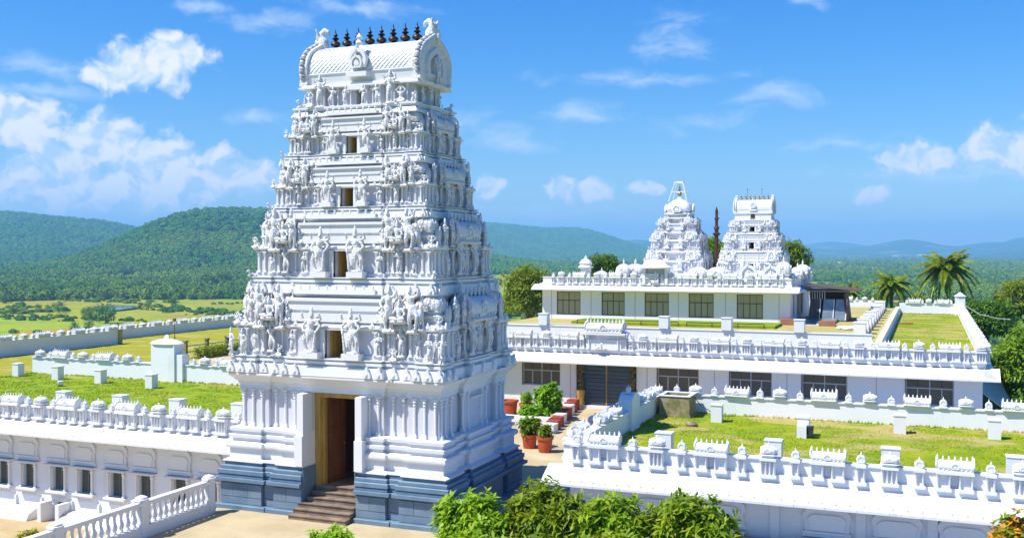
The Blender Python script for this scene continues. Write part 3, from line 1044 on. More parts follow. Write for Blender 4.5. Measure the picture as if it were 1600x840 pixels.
plinth = put('plinth', None, gop)
PZ = [(.62, .0), (.62, .16), (.56, .18), (.38, .18)]
mb = MB()
halves(mb, W0, D0, .14, DW + .02, [(.53, .0), (.53, .15), (.50, .17), (.30, .17)])
mb.build('foot_course', 'blue_band', plinth)
mb = MB()
halves(mb, W0, D0, .14, DW + .02, [(.30, .17), (.30, 1.0), (.34, 1.02), (.48, 1.06), (.50, 1.07), (.50, 1.19), (.48, 1.20), (.30, 1.20)])
mb.build('dado', 'blue_band', plinth)
for k, (a, b, o1) in enumerate([(1.20, 1.33, .37), (1.33, 1.52, .40), (1.52, 1.67, .32), (1.67, 1.80, .20)]):
    mb = MB()
    halves(mb, W0, D0, .14, DW + .02, [(o1 - .06, a), (o1, a + .012), (o1, b - .03), (o1 - .02, b - .012), (o1 - .1, b)])
    mb.build('stone_course', 'blue_band', plinth)
# single blocks of the dado, two courses, each proud of the wall by a different hair
blk = [MB().box(-.5, .5, -.5, .5, -.5, .5).mesh('stone_block', 'blue_stone')]


def block_run(x0, y0, x1, y1, nx, ny):
    L = math.hypot(x1 - x0, y1 - y0)
    ux, uy = (x1 - x0) / L, (y1 - y0) / L
    for row, (za, zb) in enumerate(((.185, .45), (.462, .975))):
        k = max(1, int(round(L / (.95 if row == 0 else .68))))
        cuts = [0] + [(i + (.5 if (row == 0 and k > 1) else random.uniform(-.12, .12))) / k for i in range(1, k)] + [1]
        for a, b in zip(cuts[:-1], cuts[1:]):
            ln = (b - a) * L - .012
            m = (a + b) / 2 * L
            pr = .026 + random.uniform(0, .016)
            put('stone_block', blk[0], plinth, (x0 + ux * m + nx * pr * .5, y0 + uy * m + ny * pr * .5, (za + zb) / 2), math.atan2(uy, ux), (ln, pr + .02, zb - za - .008))


for s in (-1, 1):
    e = .30
    a, b = FX[0] * W0, FX[1] * W0
    for x0, x1, yy in ((DW + .04, a + e - .02, -D0 - e), (a + e + .02, b - e - .02, -D0 - e + .14), (b - e + .02, W0 + e - .02, -D0 - e)):
        if x1 - x0 > .1:
            block_run(min(s * x0, s * x1), yy, max(s * x0, s * x1), yy, 0, -1)
    c, d = .34 * D0, .68 * D0
    for y0, y1, xx in ((-D0 - e + .02, -d + e - .02, W0 + e), (-c - e + .02, c + e - .02, W0 + .02 + e), (d - e + .02, D0 + e - .02, W0 + e)):
        block_run(s * xx, y0, s * xx, y1, s, 0)

base = put('base_storey', None, gop)
mb = MB()
halves(mb, W0, D0, .16, DW, [(.20, 1.80), (.26, 1.805), (.26, 1.84), (.06, 1.93), (.06, 2.30), (.10, 2.31), (.17, 2.34), (.20, 2.42), (.17, 2.52), (.08, 2.56), (-.02, 2.57), (-.02, 2.70), (.08, 2.71), (.09, 2.83), (-.02, 2.85), (-.02, 2.97), (.06, 2.98), (.07, 3.10), (-.10, 3.13), (-.28, 3.14)])
mb.build('moulded_base', 'white', base, smooth=True)
mb = MB()
halves(mb, W0 - .28, D0 - .28, .16, DW, [(0, 3.13), (0, 4.62)])
mb.build('wall', 'tower_wall_shaded', base)
mb = MB()
mb.sweep(bay_plan(W0 - .28, D0 - .28, .16), [(-.6, 4.62), (.06, 4.625), (.06, 4.80), (.09, 4.82), (.11, 4.92), (.20, 4.98), (.24, 5.06), (.36, 5.16), (.40, 5.20), (.40, 5.26), (-.6, 5.262)])
mb.build('entablature', 'white', base, smooth=True)
for s in (-1, 1):
    for fr, yy in ((.335, 0), (.425, 0), (.55, .16), (.65, .16), (.775, 0), (.87, 0), (.97, 0)):
        put('pilaster', pil_me, base, (s * fr * (W0 - .28), -D0 + .25 + yy, 3.13), 0, (.145, .145, 1.5))
    for fr in (-.96, -.86, -.70, -.36, -.20, .20, .36, .70, .86, .96):
        put('pilaster', pil_me, base, (s * (W0 - .25), fr * (D0 - .28), 3.13), s * math.pi / 2, (.145, .145, 1.5))
    # shallow side niche
    MB().box(-.05, .05, -.55, .55, 0, .06).build('niche_hood', 'white', base, (s * (W0 - .12), 0, 4.35))
    # plain pier beside the doorway
    pr = MB()
    pr.box(min(s * (DW - .012), s * (DW + .26)), max(s * (DW - .012), s * (DW + .26)), -D0 - .28, -D0 + .34, 3.0, 4.60)
    pr.build('door_pier', 'white', base)
    pr = MB()
    pr.box(min(s * (DW - .016), s * (DW + .33)), max(s * (DW - .016), s * (DW + .33)), -D0 - .36, -D0 + .2, 1.86, 3.0)
    pr.build('door_pier', 'white', base)

# doorway: steps, floor, reveals, gilded posts, wooden leaves
stair = put('stair', None, gop)
for i in range(6):
    y0 = -D0 - .95 + i * .30
    MB().box(-DW - (.22 if i < 3 else .0) + .02, DW + (.22 if i < 3 and i > 5 else 0) - .02, y0, -D0 + 1.0, i * .166, (i + 1) * .166 - .03).build('step', 'step_stone', stair)
    MB().box(-DW - (.22 if i < 3 else .0) + .02, DW - .02, y0 - .03, y0 + (.33 if i < 5 else 2.2), (i + 1) * .166 - .03, (i + 1) * .166).build('tread', 'step_stone', stair)
portal = put('portal', None, gop)
MB().box(-DW, DW, -D0 + .9, D0 - .2, .80, .985).build('threshold', 'step_stone', portal)
for s in (-1, 1):
    MB().box(min(s * DW, s * (DW - .03)), max(s * DW, s * (DW - .03)), -D0 - .3, -D0 + .55, .99, 1.80).build('blue_reveal', 'blue_band', portal)
    MB().box(min(s * (DW - .002), s * (DW - .24)), max(s * (DW - .002), s * (DW - .24)), -D0 + .56, -D0 + .86, .99, 4.56).build('door_post', 'gold_wood', portal)
    MB().box(min(s * (DW - .24), s * (DW - .34)), max(s * (DW - .24), s * (DW - .34)), -D0 + .72, -D0 + .92, .99, 4.42).build('inner_post', 'gold_wood', portal)
MB().box(-DW + .24, DW - .24, -D0 + .56, -D0 + .86, 4.40, 4.56).build('door_head', 'gold_wood', portal)


def leaf(x0, y0, ang, wdt, nm):
    lf = put('door_leaf', None, portal, (x0, y0, 0), ang)
    MB().box(0, wdt, -.04, .04, 1.0, 4.36).build('slab', 'wood', lf)
    for za, zb in ((1.15, 2.0), (2.12, 3.1), (3.22, 4.2)):
        MB().box(.10, wdt - .10, -.065, -.041, za, zb).build('raised_panel', 'wood', lf)
        MB().box(.10, wdt - .10, .041, .065, za, zb).build('raised_panel', 'wood', lf)
    MB().ball((wdt - .12, -.09, 2.45), .05, 8, 6).build('knob', 'gold', lf, smooth=True)


leaf(-DW + .36, -D0 + .95, R(82), 1.0, 'a')
leaf(DW - .36, -D0 + .95, R(98), 1.0, 'b')
MB().box(-DW, DW, D0 - .6, D0 - .5, 1.0, 4.6).build('rear_screen', 'wood', portal)
for x in (-.55, .0, .55):
    MB().box(x - .22, x + .22, D0 - .66, D0 - .605, 1.3, 3.9).build('raised_panel', 'wood', portal)
MB().box(-DW, DW, -D0 + .9, D0 - .2, 4.57, 4.61).build('passage_ceiling', 'gold_wood', portal)
for s in (-1, 1):
    MB().box(min(s * DW, s * (DW - .04)), max(s * DW, s * (DW - .04)), -D0 + .9, D0 - .6, 1.0, 4.56).build('panelling', 'wood', portal)

LV = [(4.76, 3.45, 5.27), (4.20, 2.97, 8.38), (3.62, 2.52, 11.27), (3.22, 2.16, 13.37), (2.82, 1.86, 15.33)]
for i in range(4):
    W_, D_, z_ = LV[i]
    W2_, D2_, z2_ = LV[i + 1]
    tower_tier(gop, W_, D_, z_, W2_, D2_, z2_, .18 - .02 * i, 11 + i, door=(.43, .34, .30, .26)[i], first=(i == 0))
# top storey under the vaulted roof
W_, D_, z_ = LV[4]
ts = put('storey', None, gop, (0, 0, z_))
pl = bay_plan(W_, D_, .10)
MB().sweep(pl, [(-.3, 0), (0, 0), (0, .05), (-.04, .09), (-.10, .20), (-.2, .23), (-.12, .24), (-.12, .30), (-.05, .31), (-.05, .38)]).build('cornice', 'white', ts, smooth=True)
mb = MB()
halves(mb, W_ - .55, D_ - .66, .08, .20, [(0, .38), (0, 1.2)])
mb.build('wall', 'tower_wall_shaded', ts)
MB().box(-.5, .5, -D_ + 1.3, -D_ + 1.35, .38, 1.1).build('back_wall', 'dark_inside', ts)
MB().box(-.40, .40, -D_ + .30, -D_ + .62, 1.02, 1.19).build('lintel', 'white', ts)
for s in (-1, 1):
    for fr in (.16, .28, .42, .55, .70, .82, .95):
        put('pilaster', pil_me, ts, (s * fr * (W_ - .55), -D_ + .52, .38), 0, (.08, .08, .80))
    for fr, kd, hh, rz in ((.14, 'hips', .80, 0), (.35, 'dancer', .78, 0), (.56, 'halo', 1.22, 0), (.73, 'bearer', .95, 0)):
        put('statue', FIG[kd], ts, (s * fr * W_, -D_ + .17, .38), rz, (s * hh, hh, hh))
    put('lion', FIG['lion'], ts, (s * (W_ - .32), -D_ + .34, .38), s * .5, .62)
    put('lion', FIG['lion'], ts, (s * (W_ - .62), -D_ + .26, .38), -s * 1.2, .40)
    put('lion', FIG['lion'], ts, (s * (W_ - .32), D_ - .34, .38), math.pi - s * .5, .62)
    for fr, kd, hh in ((0, 'halo', 1.0), (-.38, 'dancer', .74), (.38, 'pray', .74), (-.7, 'hips', .6)):
        put('statue', FIG[kd], ts, (s * (W_ - .32), fr * D_, .38), s * math.pi / 2, hh)
great_roof(gop, 2.70, 1.50, 16.50, 18.30, 8, None, .86)

# ------------------------------------------------------------------ temple buildings
def shrine_meshes():
    """miniature shrines that crown every parapet: roof above the ledge (z = 0) and little columns on the face below"""
    out = {}
    for kind, L in (('barrel', 1.16), ('dome', .56), ('arch', .34)):
        mb = MB()
        if kind == 'barrel':
            t = barrel_me
            mb.add([(v.co.x * .50, v.co.y * .46, v.co.z * .50) for v in t.vertices], [tuple(p.vertices) for p in t.polygons])
        elif kind == 'dome':
            t = dome_me
            mb.add([(v.co.x * .50, v.co.y * .48, v.co.z * .48) for v in t.vertices], [tuple(p.vertices) for p in t.polygons])
        else:
            t = arch_me
            mb.add([(v.co.x * .36, v.co.y * .40, v.co.z * .42) for v in t.vertices], [tuple(p.vertices) for p in t.polygons])
        mb.box(-L / 2, L / 2, -.30, .10, -.07, .012)
        prof = [(.050, 0), (.05, .03), (.034, .04), (.034, .38), (.052, .40), (.052, .43), (.034, .45), (.034, .49)]
        xs = {'barrel': (-.52, -.16, .16, .52), 'dome': (-.22, -.07, .07, .22), 'arch': (-.10, .10)}[kind]
        for x in xs:
            mb.lathe(prof, 6, (x, -.20, -.56))
        if kind == 'barrel':
            for s in (-1, 1):
                mb.box(s * .34 - .24, s * .34 + .24, -.26, .0, -.66, -.56)
                mb.box(s * .34 - .22, s * .34 + .22, -.14, .0, -.56, -.07)
        else:
            mb.box(-L * .52, L * .52, -.27, .0, -.66, -.56)
            mb.box(-L * .45, L * .45, -.15, .0, -.56, -.07)
        out[kind] = mb.mesh('miniature_shrine', 'white', True)
        # crowns of plain walls have no columns
        mb2 = MB()
        k = len(t.vertices)
        mb2.add(mb.v[:k], [q for q in mb.f if max(q) < k])
        mb2.box(-L / 2, L / 2, -.22, .22, -.02, .02)
        out[kind + '_top'] = mb2.mesh('miniature_shrine', 'white', True)
    return out


SH = shrine_meshes()


def shrine_row(parent, x0, x1, anchor, period, y, z, top=False, along='x', rz=0.0, jitter=.0, s=1.0):
    e = '_top' if top else ''
    k0 = int(math.floor((x0 - anchor) / period)) - 1
    k1 = int(math.ceil((x1 - anchor) / period)) + 1
    for k in range(k0, k1 + 1):
        c = anchor + k * period
        for kind, d in (('barrel', 0), ('arch', .27), ('dome', .5), ('arch', .73)):
            u = c + d * period
            if x0 + .15 <= u <= x1 - .15:
                loc = (u, y, z) if along == 'x' else (y, u, z)
                put('miniature_shrine', SH[kind + e], parent, loc, (random.uniform(-.012, .012), random.uniform(-.015, .015), rz + random.uniform(-.03, .03)), (s * random.uniform(.95, 1.04), s, s * random.uniform(.93, 1.06)))


def parapet_x(parent, x0, x1, y, z0, z1, anchor, period, thick=.25):
    """open-faced parapet along x whose carved face looks to -y"""
    p = put('parapet', None, parent)
    MB().box(x0, x1, y, y + thick, z0, z1 - .07).build('wall', 'wall_white', p)
    MB().box(x0 - .04, x1 + .04, y - .06, y + thick + .05, z1 - .07, z1).build('coping', 'white', p)
    MB().box(x0 - .06, x1 + .06, y - .10, y - .002, z0, z0 + .10).build('foot_ledge', 'white', p)
    shrine_row(p, x0, x1, anchor, period, y, z1 + .004)
    return p


def parapet_y(parent, y0, y1, x, z0, z1, anchor, period, face=1, thick=.25, cols=True):
    p = put('parapet', None, parent)
    xa, xb = (x - thick, x) if face > 0 else (x, x + thick)
    MB().box(xa, xb, y0, y1, z0, z1 - .07).build('wall', 'wall_white', p)
    MB().box(xa - .05, xb + .05, y0 - .04, y1 + .04, z1 - .07, z1).build('coping', 'white', p)
    shrine_row(p, y0, y1, anchor, period, x if cols else (xa + xb) / 2, z1 + .004, not cols, 'y', face * math.pi / 2)
    return p


def eave_x(parent, x0, x1, yw, ztop, ylip, zlip, pitch=1.0, studs=True):
    """sloping overhang along x, laid in panels"""
    e = put('eave', None, parent)
    n = max(1, int(round((x1 - x0) / pitch)))
    d = (x1 - x0) / n
    sec = []
    for i in range(7):
        k = i / 6
        sec.append((yw + (ylip - yw) * k, ztop + (zlip - ztop) * (k ** 1.25)))
    poly = sec + [(ylip, zlip - .09), (ylip + .10, zlip - .10), (yw, zlip - .04)]
    mb = MB()
    mb.loft([[(d / 2 - .006, y, z) for y, z in poly], [(-d / 2 + .006, y, z) for y, z in poly]])
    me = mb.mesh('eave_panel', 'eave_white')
    for i in range(n):
        put('eave_panel', me, e, (x0 + d * (i + .5), random.uniform(-.004, .004), random.uniform(-.004, .004)))
    if studs:
        mb = MB()
        k = int((x1 - x0) / .44)
        for i in range(k):
            x = x0 + (x1 - x0) * (i + .5) / k
            mb.lathe([(.07, 0), (.06, .04), (.015, .075)], 6, (x, ylip + (yw - ylip) * .16, zlip + (ztop - zlip) * .10))
        tag(mb.build('eave_studs', 'grey_frame', e), kind='stuff')
    return e


def window(parent, x0, x1, z0, z1, y, cols=2, transom=.68, frame='grey_frame', glass='glass', fw=.05, kind_rail=True):
    wn = put('window', None, parent, ((x0 + x1) / 2, y, z0))
    wx, h = (x1 - x0) / 2, z1 - z0
    mb = MB()
    mb.box(-wx, wx, 0, .08, 0, fw)
    mb.box(-wx, wx, 0, .08, h - fw, h)
    mb.box(-wx, -wx + fw, 0, .08, fw, h - fw)
    mb.box(wx - fw, wx, 0, .08, fw, h - fw)
    mb.build('frame', frame, wn)
    if transom:
        MB().box(-wx + fw, wx - fw, .005, .07, h * transom - fw / 2, h * transom + fw / 2).build('transom', frame, wn)
    for i in range(1, cols):
        x = -wx + 2 * wx * i / cols
        MB().box(x - fw * .45, x + fw * .45, .008, .066, fw, (h * transom - fw / 2) if (transom and i % 2) else h - fw).build('mullion', frame, wn)
    for i in range(cols):
        a, b = -wx + 2 * wx * i / cols, -wx + 2 * wx * (i + 1) / cols
        MB().box(a + .012, b - .012, .03, .04, fw * .5, h - fw * .5).build('pane', glass, wn)
    return wn


# ---- left wing
LAWN = 2.40
lw = thing('temple_wing', (0, 0, 0), 'long white wing with arched window panels and roof lawn, adjoining the tower by the balustrade', 'building')
LX0, LX1 = -52.0, -25.2
wins = []
xw = -30.78
wx = [-29.1, -30.78, -32.76, -34.4, -36.28, -37.93, -39.8, -41.46, -43.3, -45.0, -46.9, -48.5]
holes = [(x - .38, x + .38, -1.26, -.05) for x in wx] + [(-38.1, -37.5, -2.35, -1.80)]
mb = wallbox(MB(), LX0, LX1, -2.65, 1.72, 36.30, 36.62, holes)
mb.build('front_wall', 'wall_white', lw)
MB().box(LX0, LX1, 36.62, 36.9, 1.72, 2.395).build('roof_edge', 'wall_white', lw)
MB().box(LX0, LX1, 36.9, 47.7, 2.1, 2.38).build('roof_slab', 'wall_white', lw)
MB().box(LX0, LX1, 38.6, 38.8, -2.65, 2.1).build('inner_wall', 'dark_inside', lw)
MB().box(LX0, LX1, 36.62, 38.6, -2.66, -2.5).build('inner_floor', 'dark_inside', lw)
eave_x(lw, LX0, LX1 - 1.1, 36.05, 2.06, 35.0, 1.56)
MB().box(LX0, LX1 + .2, 35.95, 36.62, 1.74, 2.115).build('cornice', 'white', lw)
parapet_x(lw, LX0, LX1 + .3, 36.0, 2.12, 2.76, -29.94, 3.5)
relief = MB()
sh = [(-.66, 0), (.66, 0), (.66, .12), (.60, .16), (.60, .50), (.66, .62), (.64, .78), (.54, .92), (.40, 1.0), (-.40, 1.0), (-.54, .92), (-.64, .78), (-.66, .62), (-.60, .50), (-.60, .16), (-.66, .12)]
relief.plate(sh, -.10, .0)
relief.plate([(a * .80, .34 + (b - .34) * .62) for a, b in sh if b > .15], -.15, -.10)
for i in range(5):
    relief.ball((-.3 + .15 * i, -.05, 1.05), (.055, .05, .075), 6, 4)
relief.box(-.64, .64, -.16, 0, .13, .19)
relief_me = relief.mesh('arch_panel', 'wall_white')
hood_me = MB().box(-.70, .70, -.34, 0, -.03, .05).mesh('hood', 'white')
sill_me = MB().box(-.62, .62, -.26, 0, -.09, 0).box(-.54, .54, -.16, 0, -.20, -.09).mesh('sill', 'white')
wcol_me = MB().lathe([(.075, 0), (.075, .06), (.05, .08), (.05, 1.0), (.075, 1.03), (.08, 1.10), (.05, 1.13), (.09, 1.17), (.09, 1.21)], 8).mesh('colonnette', 'white', True)
dent = MB()
for i in range(8):
    dent.box(-.44 + .115 * i, -.38 + .115 * i, -.05, 0, -.14, 0)
dent_me = dent.mesh('dentil_band', 'wall_white')
dado_me = MB().box(-.055, .055, -.10, 0, 0, .98).box(-.09, .09, -.14, 0, .40, .52).mesh('pilaster', 'white')
for x in wx:
    wn = window(lw, x - .38, x + .38, -1.26, -.05, 36.46, 2, None, 'green_frame', 'glass', .045)
    put('arch_panel', relief_me, wn, (0, -.16, 1.33), 0, (1, 1, 1.12))
    put('hood', hood_me, wn, (0, -.16, 1.24))
    put('sill', sill_me, wn, (0, -.16, 0))
    for s in (-1, 1):
        put('colonnette', wcol_me, wn, (s * .45, -.27, .0))
    put('dentil_band', dent_me, wn, (0, -.16, -.24))
    put('pilaster', dado_me, wn, (.82, -.16, -1.38))
MB().box(LX0, LX1, 36.20, 36.298, -2.65, -2.2).build('base_band', 'wall_white', lw)
# sloped apron along the foot of the wall
ap = put('apron', None, lw)
ap_me = MB().loft([[(.49, 36.2, -2.12), (.49, 35.85, -2.16), (.49, 35.5, -2.32), (.49, 35.35, -2.62), (.49, 36.2, -2.62)], [(-.49, 36.2, -2.12), (-.49, 35.85, -2.16), (-.49, 35.5, -2.32), (-.49, 35.35, -2.62), (-.49, 36.2, -2.62)]]).mesh('apron_slab', 'eave_white')
for x in list(np.arange(-51.5, -38.6, 1.0)) + list(np.arange(-36.6, -27, 1.0)):
    put('apron_slab', ap_me, ap, (float(x), 0, random.uniform(-.01, .01)))
window(lw, -38.1, -37.5, -2.35, -1.80, 36.42, 1, None, 'window_frame', 'glass', .04)
for x, wd in ((-38.35, .22), (-37.25, .22)):
    MB().box(x - wd / 2, x + wd / 2, 35.5, 36.199, -2.65, -1.72).build('apron_cheek', 'white', lw)
# lawn-side back wall with its gate block
MB().box(LX0, -30, 47.72, 47.98, 2.1, 3.36).build('back_wall', 'wall_white', lw)
MB().box(LX0, -30, 47.67, 48.03, 3.362, 3.42).build('back_coping', 'white', lw)
bw = put('back_parapet', None, lw)
shrine_row(bw, LX0, -42.6, -46.2, 3.5, 47.85, 3.43, True)
shrine_row(bw, -40.3, -30.5, -37.0, 3.5, 47.85, 3.43, True)
gb = put('gate_block', None, lw, (-41.4, 47.85, 2.1))
MB().box(-.95, .75, -.4, .4, 0, 2.45).build('pier', 'wall_white', gb)
MB().box(.752, 1.25, -.3, .3, 0, 1.9).build('side_pier', 'wall_white', gb)
MB().lathe([(1.0, 2.452), (1.02, 2.50), (.86, 2.62), (.45, 2.74), (.2, 2.78), (.1, 2.98), (.03, 3.02)], 16, (-.1, 0, 0), sq=4, sy=.48).build('cap', 'white', gb, smooth=True)
tag(MB().box(LX0, LX1 - .01, 36.901, 47.715, 2.384, LAWN).build('lawn', 'lawn_fresh'), kind='structure')

# ---- right wing
rw = thing('temple_wing', (0, 0, 0), 'white wing in the foreground with eave studs, shrine-topped parapet and roof lawn', 'building')
RX0, RX1 = -12.6, 16.0
rwx = [-3.15, 1.15, 5.5]
holes = [(x - .60, x + .50, -1.0, -.02) for x in rwx]
wallbox(MB(), RX0 + .15, RX1, -1.6, 1.72, 36.30, 36.62, holes).build('front_wall', 'wall_white', rw)
MB().box(RX0 + .15, RX0 + .45, 36.622, 47.9, -1.6, 2.37).build('end_wall', 'wall_white', rw)
MB().box(RX0 + .46, RX1, 36.63, 47.7, 2.1, 2.38).build('roof_slab', 'wall_white', rw)
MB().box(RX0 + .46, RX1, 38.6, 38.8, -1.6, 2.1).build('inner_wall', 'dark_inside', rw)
MB().box(RX0, RX1, 35.9, 36.62, 1.74, 2.22).build('cornice', 'white', rw)
eave_x(rw, RX0 - .55, RX1, 35.95, 2.06, 34.95, 1.56)
# return of the eave along the passage
ev = put('eave', None, rw)
secp = [(-12.45, 2.06), (-12.75, 1.95), (-13.1, 1.70), (-13.35, 1.56), (-13.35, 1.47), (-12.45, 1.5)]
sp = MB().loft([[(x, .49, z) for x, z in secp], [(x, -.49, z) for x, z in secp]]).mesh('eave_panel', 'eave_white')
for y in np.arange(36.5, 47.5, 1.0):
    put('eave_panel', sp, ev, (0, float(y), 0))
parapet_x(rw, RX0, RX1, 36.0, 2.22, 2.86, -11.0, 3.95)
parapet_y(rw, 36.30, 47.70, RX0, 2.22, 2.86, 37.9, 3.95, -1, .25)
for k, xx in enumerate([-9.2, -6.7, -3.15, -.9, 1.15, 3.4, 5.5]):
    a = put('arch_panel', relief_me, rw, (xx, 36.3, .22), 0, (1.22, 1, 1.05))
    put('hood', hood_me, rw, (xx, 36.3, .13), 0, (1.15, 1.3, 1))
for x in rwx:
    wn = window(rw, x - .60, x + .50, -1.0, -.02, 36.46, 3, None, 'window_frame', 'glass', .05)
for x in (-7.9, -4.9, -2.05, .2, 2.3, 4.5):
    MB().box(x - .16, x + .16, 36.22, 36.298, -1.6, 1.70).build('pilaster', 'wall_white', rw)
MB().box(-11.95, -11.65, 36.35, 47.9, 2.1, 3.20).build('side_wall', 'wall_white', rw)
MB().box(-12.0, -11.6, 36.35, 47.9, 3.202, 3.26).build('side_coping', 'white', rw)
sw = put('side_parapet', None, rw)
shrine_row(sw, 37.0, 41.3, 38.4, 3.0, -11.8, 3.26, True, 'y', math.pi / 2)
shrine_row(sw, 43.0, 47.9, 45.3, 3.0, -11.8, 3.26, True, 'y', math.pi / 2)
gp = put('gate_block', None, rw, (-11.8, 42.2, 2.1))
arc = [(-.62, 0), (.62, 0), (.62, 1.5)] + [(.62 * math.cos(a), 1.5 + .40 * math.sin(a)) for a in [R(20 + 140 * i / 8) for i in range(9)]] + [(-.62, 1.5)]
MB().plate(arc, -.30, .30, 'x').build('pier', 'wall_white', gp)
put('miniature_shrine', SH['arch_top'], gp, (0, -.2, 1.9), math.pi / 2, .8)
MB().box(-11.6, RX1, 47.72, 47.98, 2.1, 3.20).build('back_wall', 'wall_white', rw)
MB().box(-11.6, RX1, 47.67, 48.03, 3.202, 3.26).build('back_coping', 'white', rw)
bw = put('back_parapet', None, rw)
shrine_row(bw, -11.3, RX1, -8.2, 3.9, 47.85, 3.27, True)
tag(MB().box(-11.64, RX1, 36.64, 47.715, 2.384, LAWN).build('lawn', 'lawn'), kind='structure')

# roof posts on the two lawns
post_me = MB().box(-.24, .24, -.24, .24, 0, .74).box(-.265, .265, -.265, .265, .742, .79).mesh('roof_post', 'white')
LEFT = ['leftmost square white post on the lawn of the left wing', 'second white post from the left on the left wing lawn',
        'third white post from the left on the left wing lawn', 'white post on the left wing lawn below the wall gate block']
for (x, y), l in zip([(-51.5, 46.2), (-48.0, 45.9), (-44.3, 45.5), (-40.05, 44.9)], LEFT):
    tag(put('roof_post', post_me, None, (x, y, LAWN), random.uniform(-.03, .03)), l, 'post', 'white posts on the roof lawns')
RIGHT = ['white post near the mossy stone trough on the right wing lawn', 'white post with a floodlight at its foot on the right wing lawn',
         'second white post from the right before the lawn back wall', 'rightmost white post on the right wing lawn']
for (x, y), l in zip([(-8.7, 45.6), (-4.72, 43.5), (-1.05, 45.6), (2.55, 45.7)], RIGHT):
    tag(put('roof_post', post_me, None, (x, y, LAWN), random.uniform(-.03, .03)), l, 'post', 'white posts on the roof lawns')
box_me = MB().box(-.30, .30, -.24, .24, 0, .82).box(-.32, .32, -.26, .26, .822, .86).mesh('roof_box', 'white')
BX = [(-9.1, 'white block behind the front parapet, leftmost on the right wing'), (-5.1, 'white block behind the front parapet near the floodlight post'),
      (-1.15, 'white block behind a domed shrine in the middle of the right front parapet'), (2.75, 'white block behind the front parapet at the right edge'),
      (-28.4, 'white block behind the left wing parapet next to the tower'), (-31.85, 'white block behind the left wing parapet, second from the tower'),
      (-35.2, 'white block behind the left wing parapet, third from the tower'), (-38.7, 'white block behind the left wing parapet, farthest from the tower')]
for x, l in BX:
    tag(put('roof_box', box_me, None, (x, 37.4, LAWN)), l, 'block', 'white blocks behind the front parapets')

# trough, floodlight and cable on the right lawn
tr = thing('stone_trough', (-10.75, 46.75, LAWN), 'mossy square stone trough in the corner of the right wing lawn', 'trough')
MB().box(-.75, .75, -.75, .75, 0, .10).build('foot', 'mossy_stone', tr)
mb = MB()
mb.box(-.70, .70, -.70, -.56, .10, .95).box(-.70, .70, .56, .70, .10, .95).box(-.70, -.56, -.56, .56, .10, .95).box(.56, .70, -.56, .56, .10, .95)
mb.build('side', 'mossy_stone', tr)
MB().box(-.56, .56, -.56, .56, .10, .72).build('soil', 'pot_soil', tr)
MB().box(-.74, .74, -.74, -.56, .952, 1.0).box(-.74, .74, .56, .74, .952, 1.0).box(-.74, -.56, -.56, .56, .952, 1.0).box(.56, .74, -.56, .56, .952, 1.0).build('rim', 'white', tr)
fl = thing('floodlight', (-4.62, 43.05, LAWN), 'small black floodlight on a white block by the roof post', 'floodlight')
MB().box(-.30, .08, -.25, .25, 0, .50).build('block', 'white', fl)
MB().loft([[(.10, -.16, .16), (.10, .16, .16), (.10, .16, .46), (.10, -.16, .46)], [(.30, -.22, .08), (.30, .22, .08), (.34, .22, .48), (.34, -.22, .48)]]).build('housing', 'black_metal', fl)
tag(MB().tube([(-9.98, 46.7, 3.3), (-9.7, 46.9, 2.9), (-9.2, 47.1, 2.55), (-8.9, 47.2, 2.42), (-8.2, 47.3, 2.42)], .02, 5).build('cable', 'cable'), 'thin grey cable trailing from the stone trough onto the lawn', 'cable')

# ---- balustrade on the edge of the gate terrace
bl = thing('balustrade', (-25.45, 0, 0), 'white balustrade of urn balusters beside the steps terrace', 'balustrade')
ys = [31.6, 28.0, 24.2, 20.4]
MB().box(-.16, .16, 20.0, 31.8, -2.6, .42).build('curb', 'white', bl)
bal_me = MB().lathe([(.085, 0), (.085, .05), (.05, .07), (.10, .18), (.11, .26), (.07, .38), (.045, .46), (.06, .50), (.045, .54), (.07, .60), (.085, .64), (.085, .68)], 8).mesh('baluster', 'white', True)
for y in ys:
    ps = put('post', None, bl, (0, y, 0))
    MB().box(-.175, .175, -.175, .175, -.0, 1.27).build('shaft', 'white', ps)
    MB().lathe([(.19, 1.272), (.22, 1.30), (.22, 1.36), (.16, 1.38), (.17, 1.42), (.08, 1.47), (.02, 1.49)], 16, sq=6).build('cap', 'white', ps, smooth=True)
for a, b in zip(ys[:-1], ys[1:]):
    MB().box(-.13, .13, b + .212, a - .212, 1.12, 1.26).build('rail', 'white', bl)
    n = 11
    for i in range(n):
        put('baluster', bal_me, bl, (0, b + .21 + (a - b - .42) * (i + .5) / n, .43))

# ---- entrance hall behind the tower
hall = thing('entrance_hall', (0, 0, 0), 'long white flat-roofed hall behind the tower with a louvred glass door and wide dark windows', 'building')
HX0, HX1, HY = -34.0, 2.85, 62.0
hw = [(-24.55, -21.95), (-15.55, -12.95), (-11.08, -8.57), (-6.84, -4.29), (-1.13, 1.40)]
holes = [(a, b, 1.32, 2.82) for a, b in hw] + [(-20.85, -16.88, .2, 2.90)]
wallbox(MB(), HX0, HX1, -.6, 3.2, HY, HY + .3, holes).build('front_wall', 'wall_white', hall)
MB().box(HX1 - .3, HX1, HY + .302, 110, -3, 3.2).build('side_wall', 'wall_white', hall)
MB().box(HX0, HX1, HY, 110, 3.21, 3.86).build('roof_slab', 'wall_white', hall)
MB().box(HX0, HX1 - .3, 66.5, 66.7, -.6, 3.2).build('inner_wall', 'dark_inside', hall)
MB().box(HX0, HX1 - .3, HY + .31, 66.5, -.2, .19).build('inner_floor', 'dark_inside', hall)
eave_x(hall, HX0, HX1 + .85, HY - .02, 3.55, HY - 1.0, 3.0, 1.6, False)
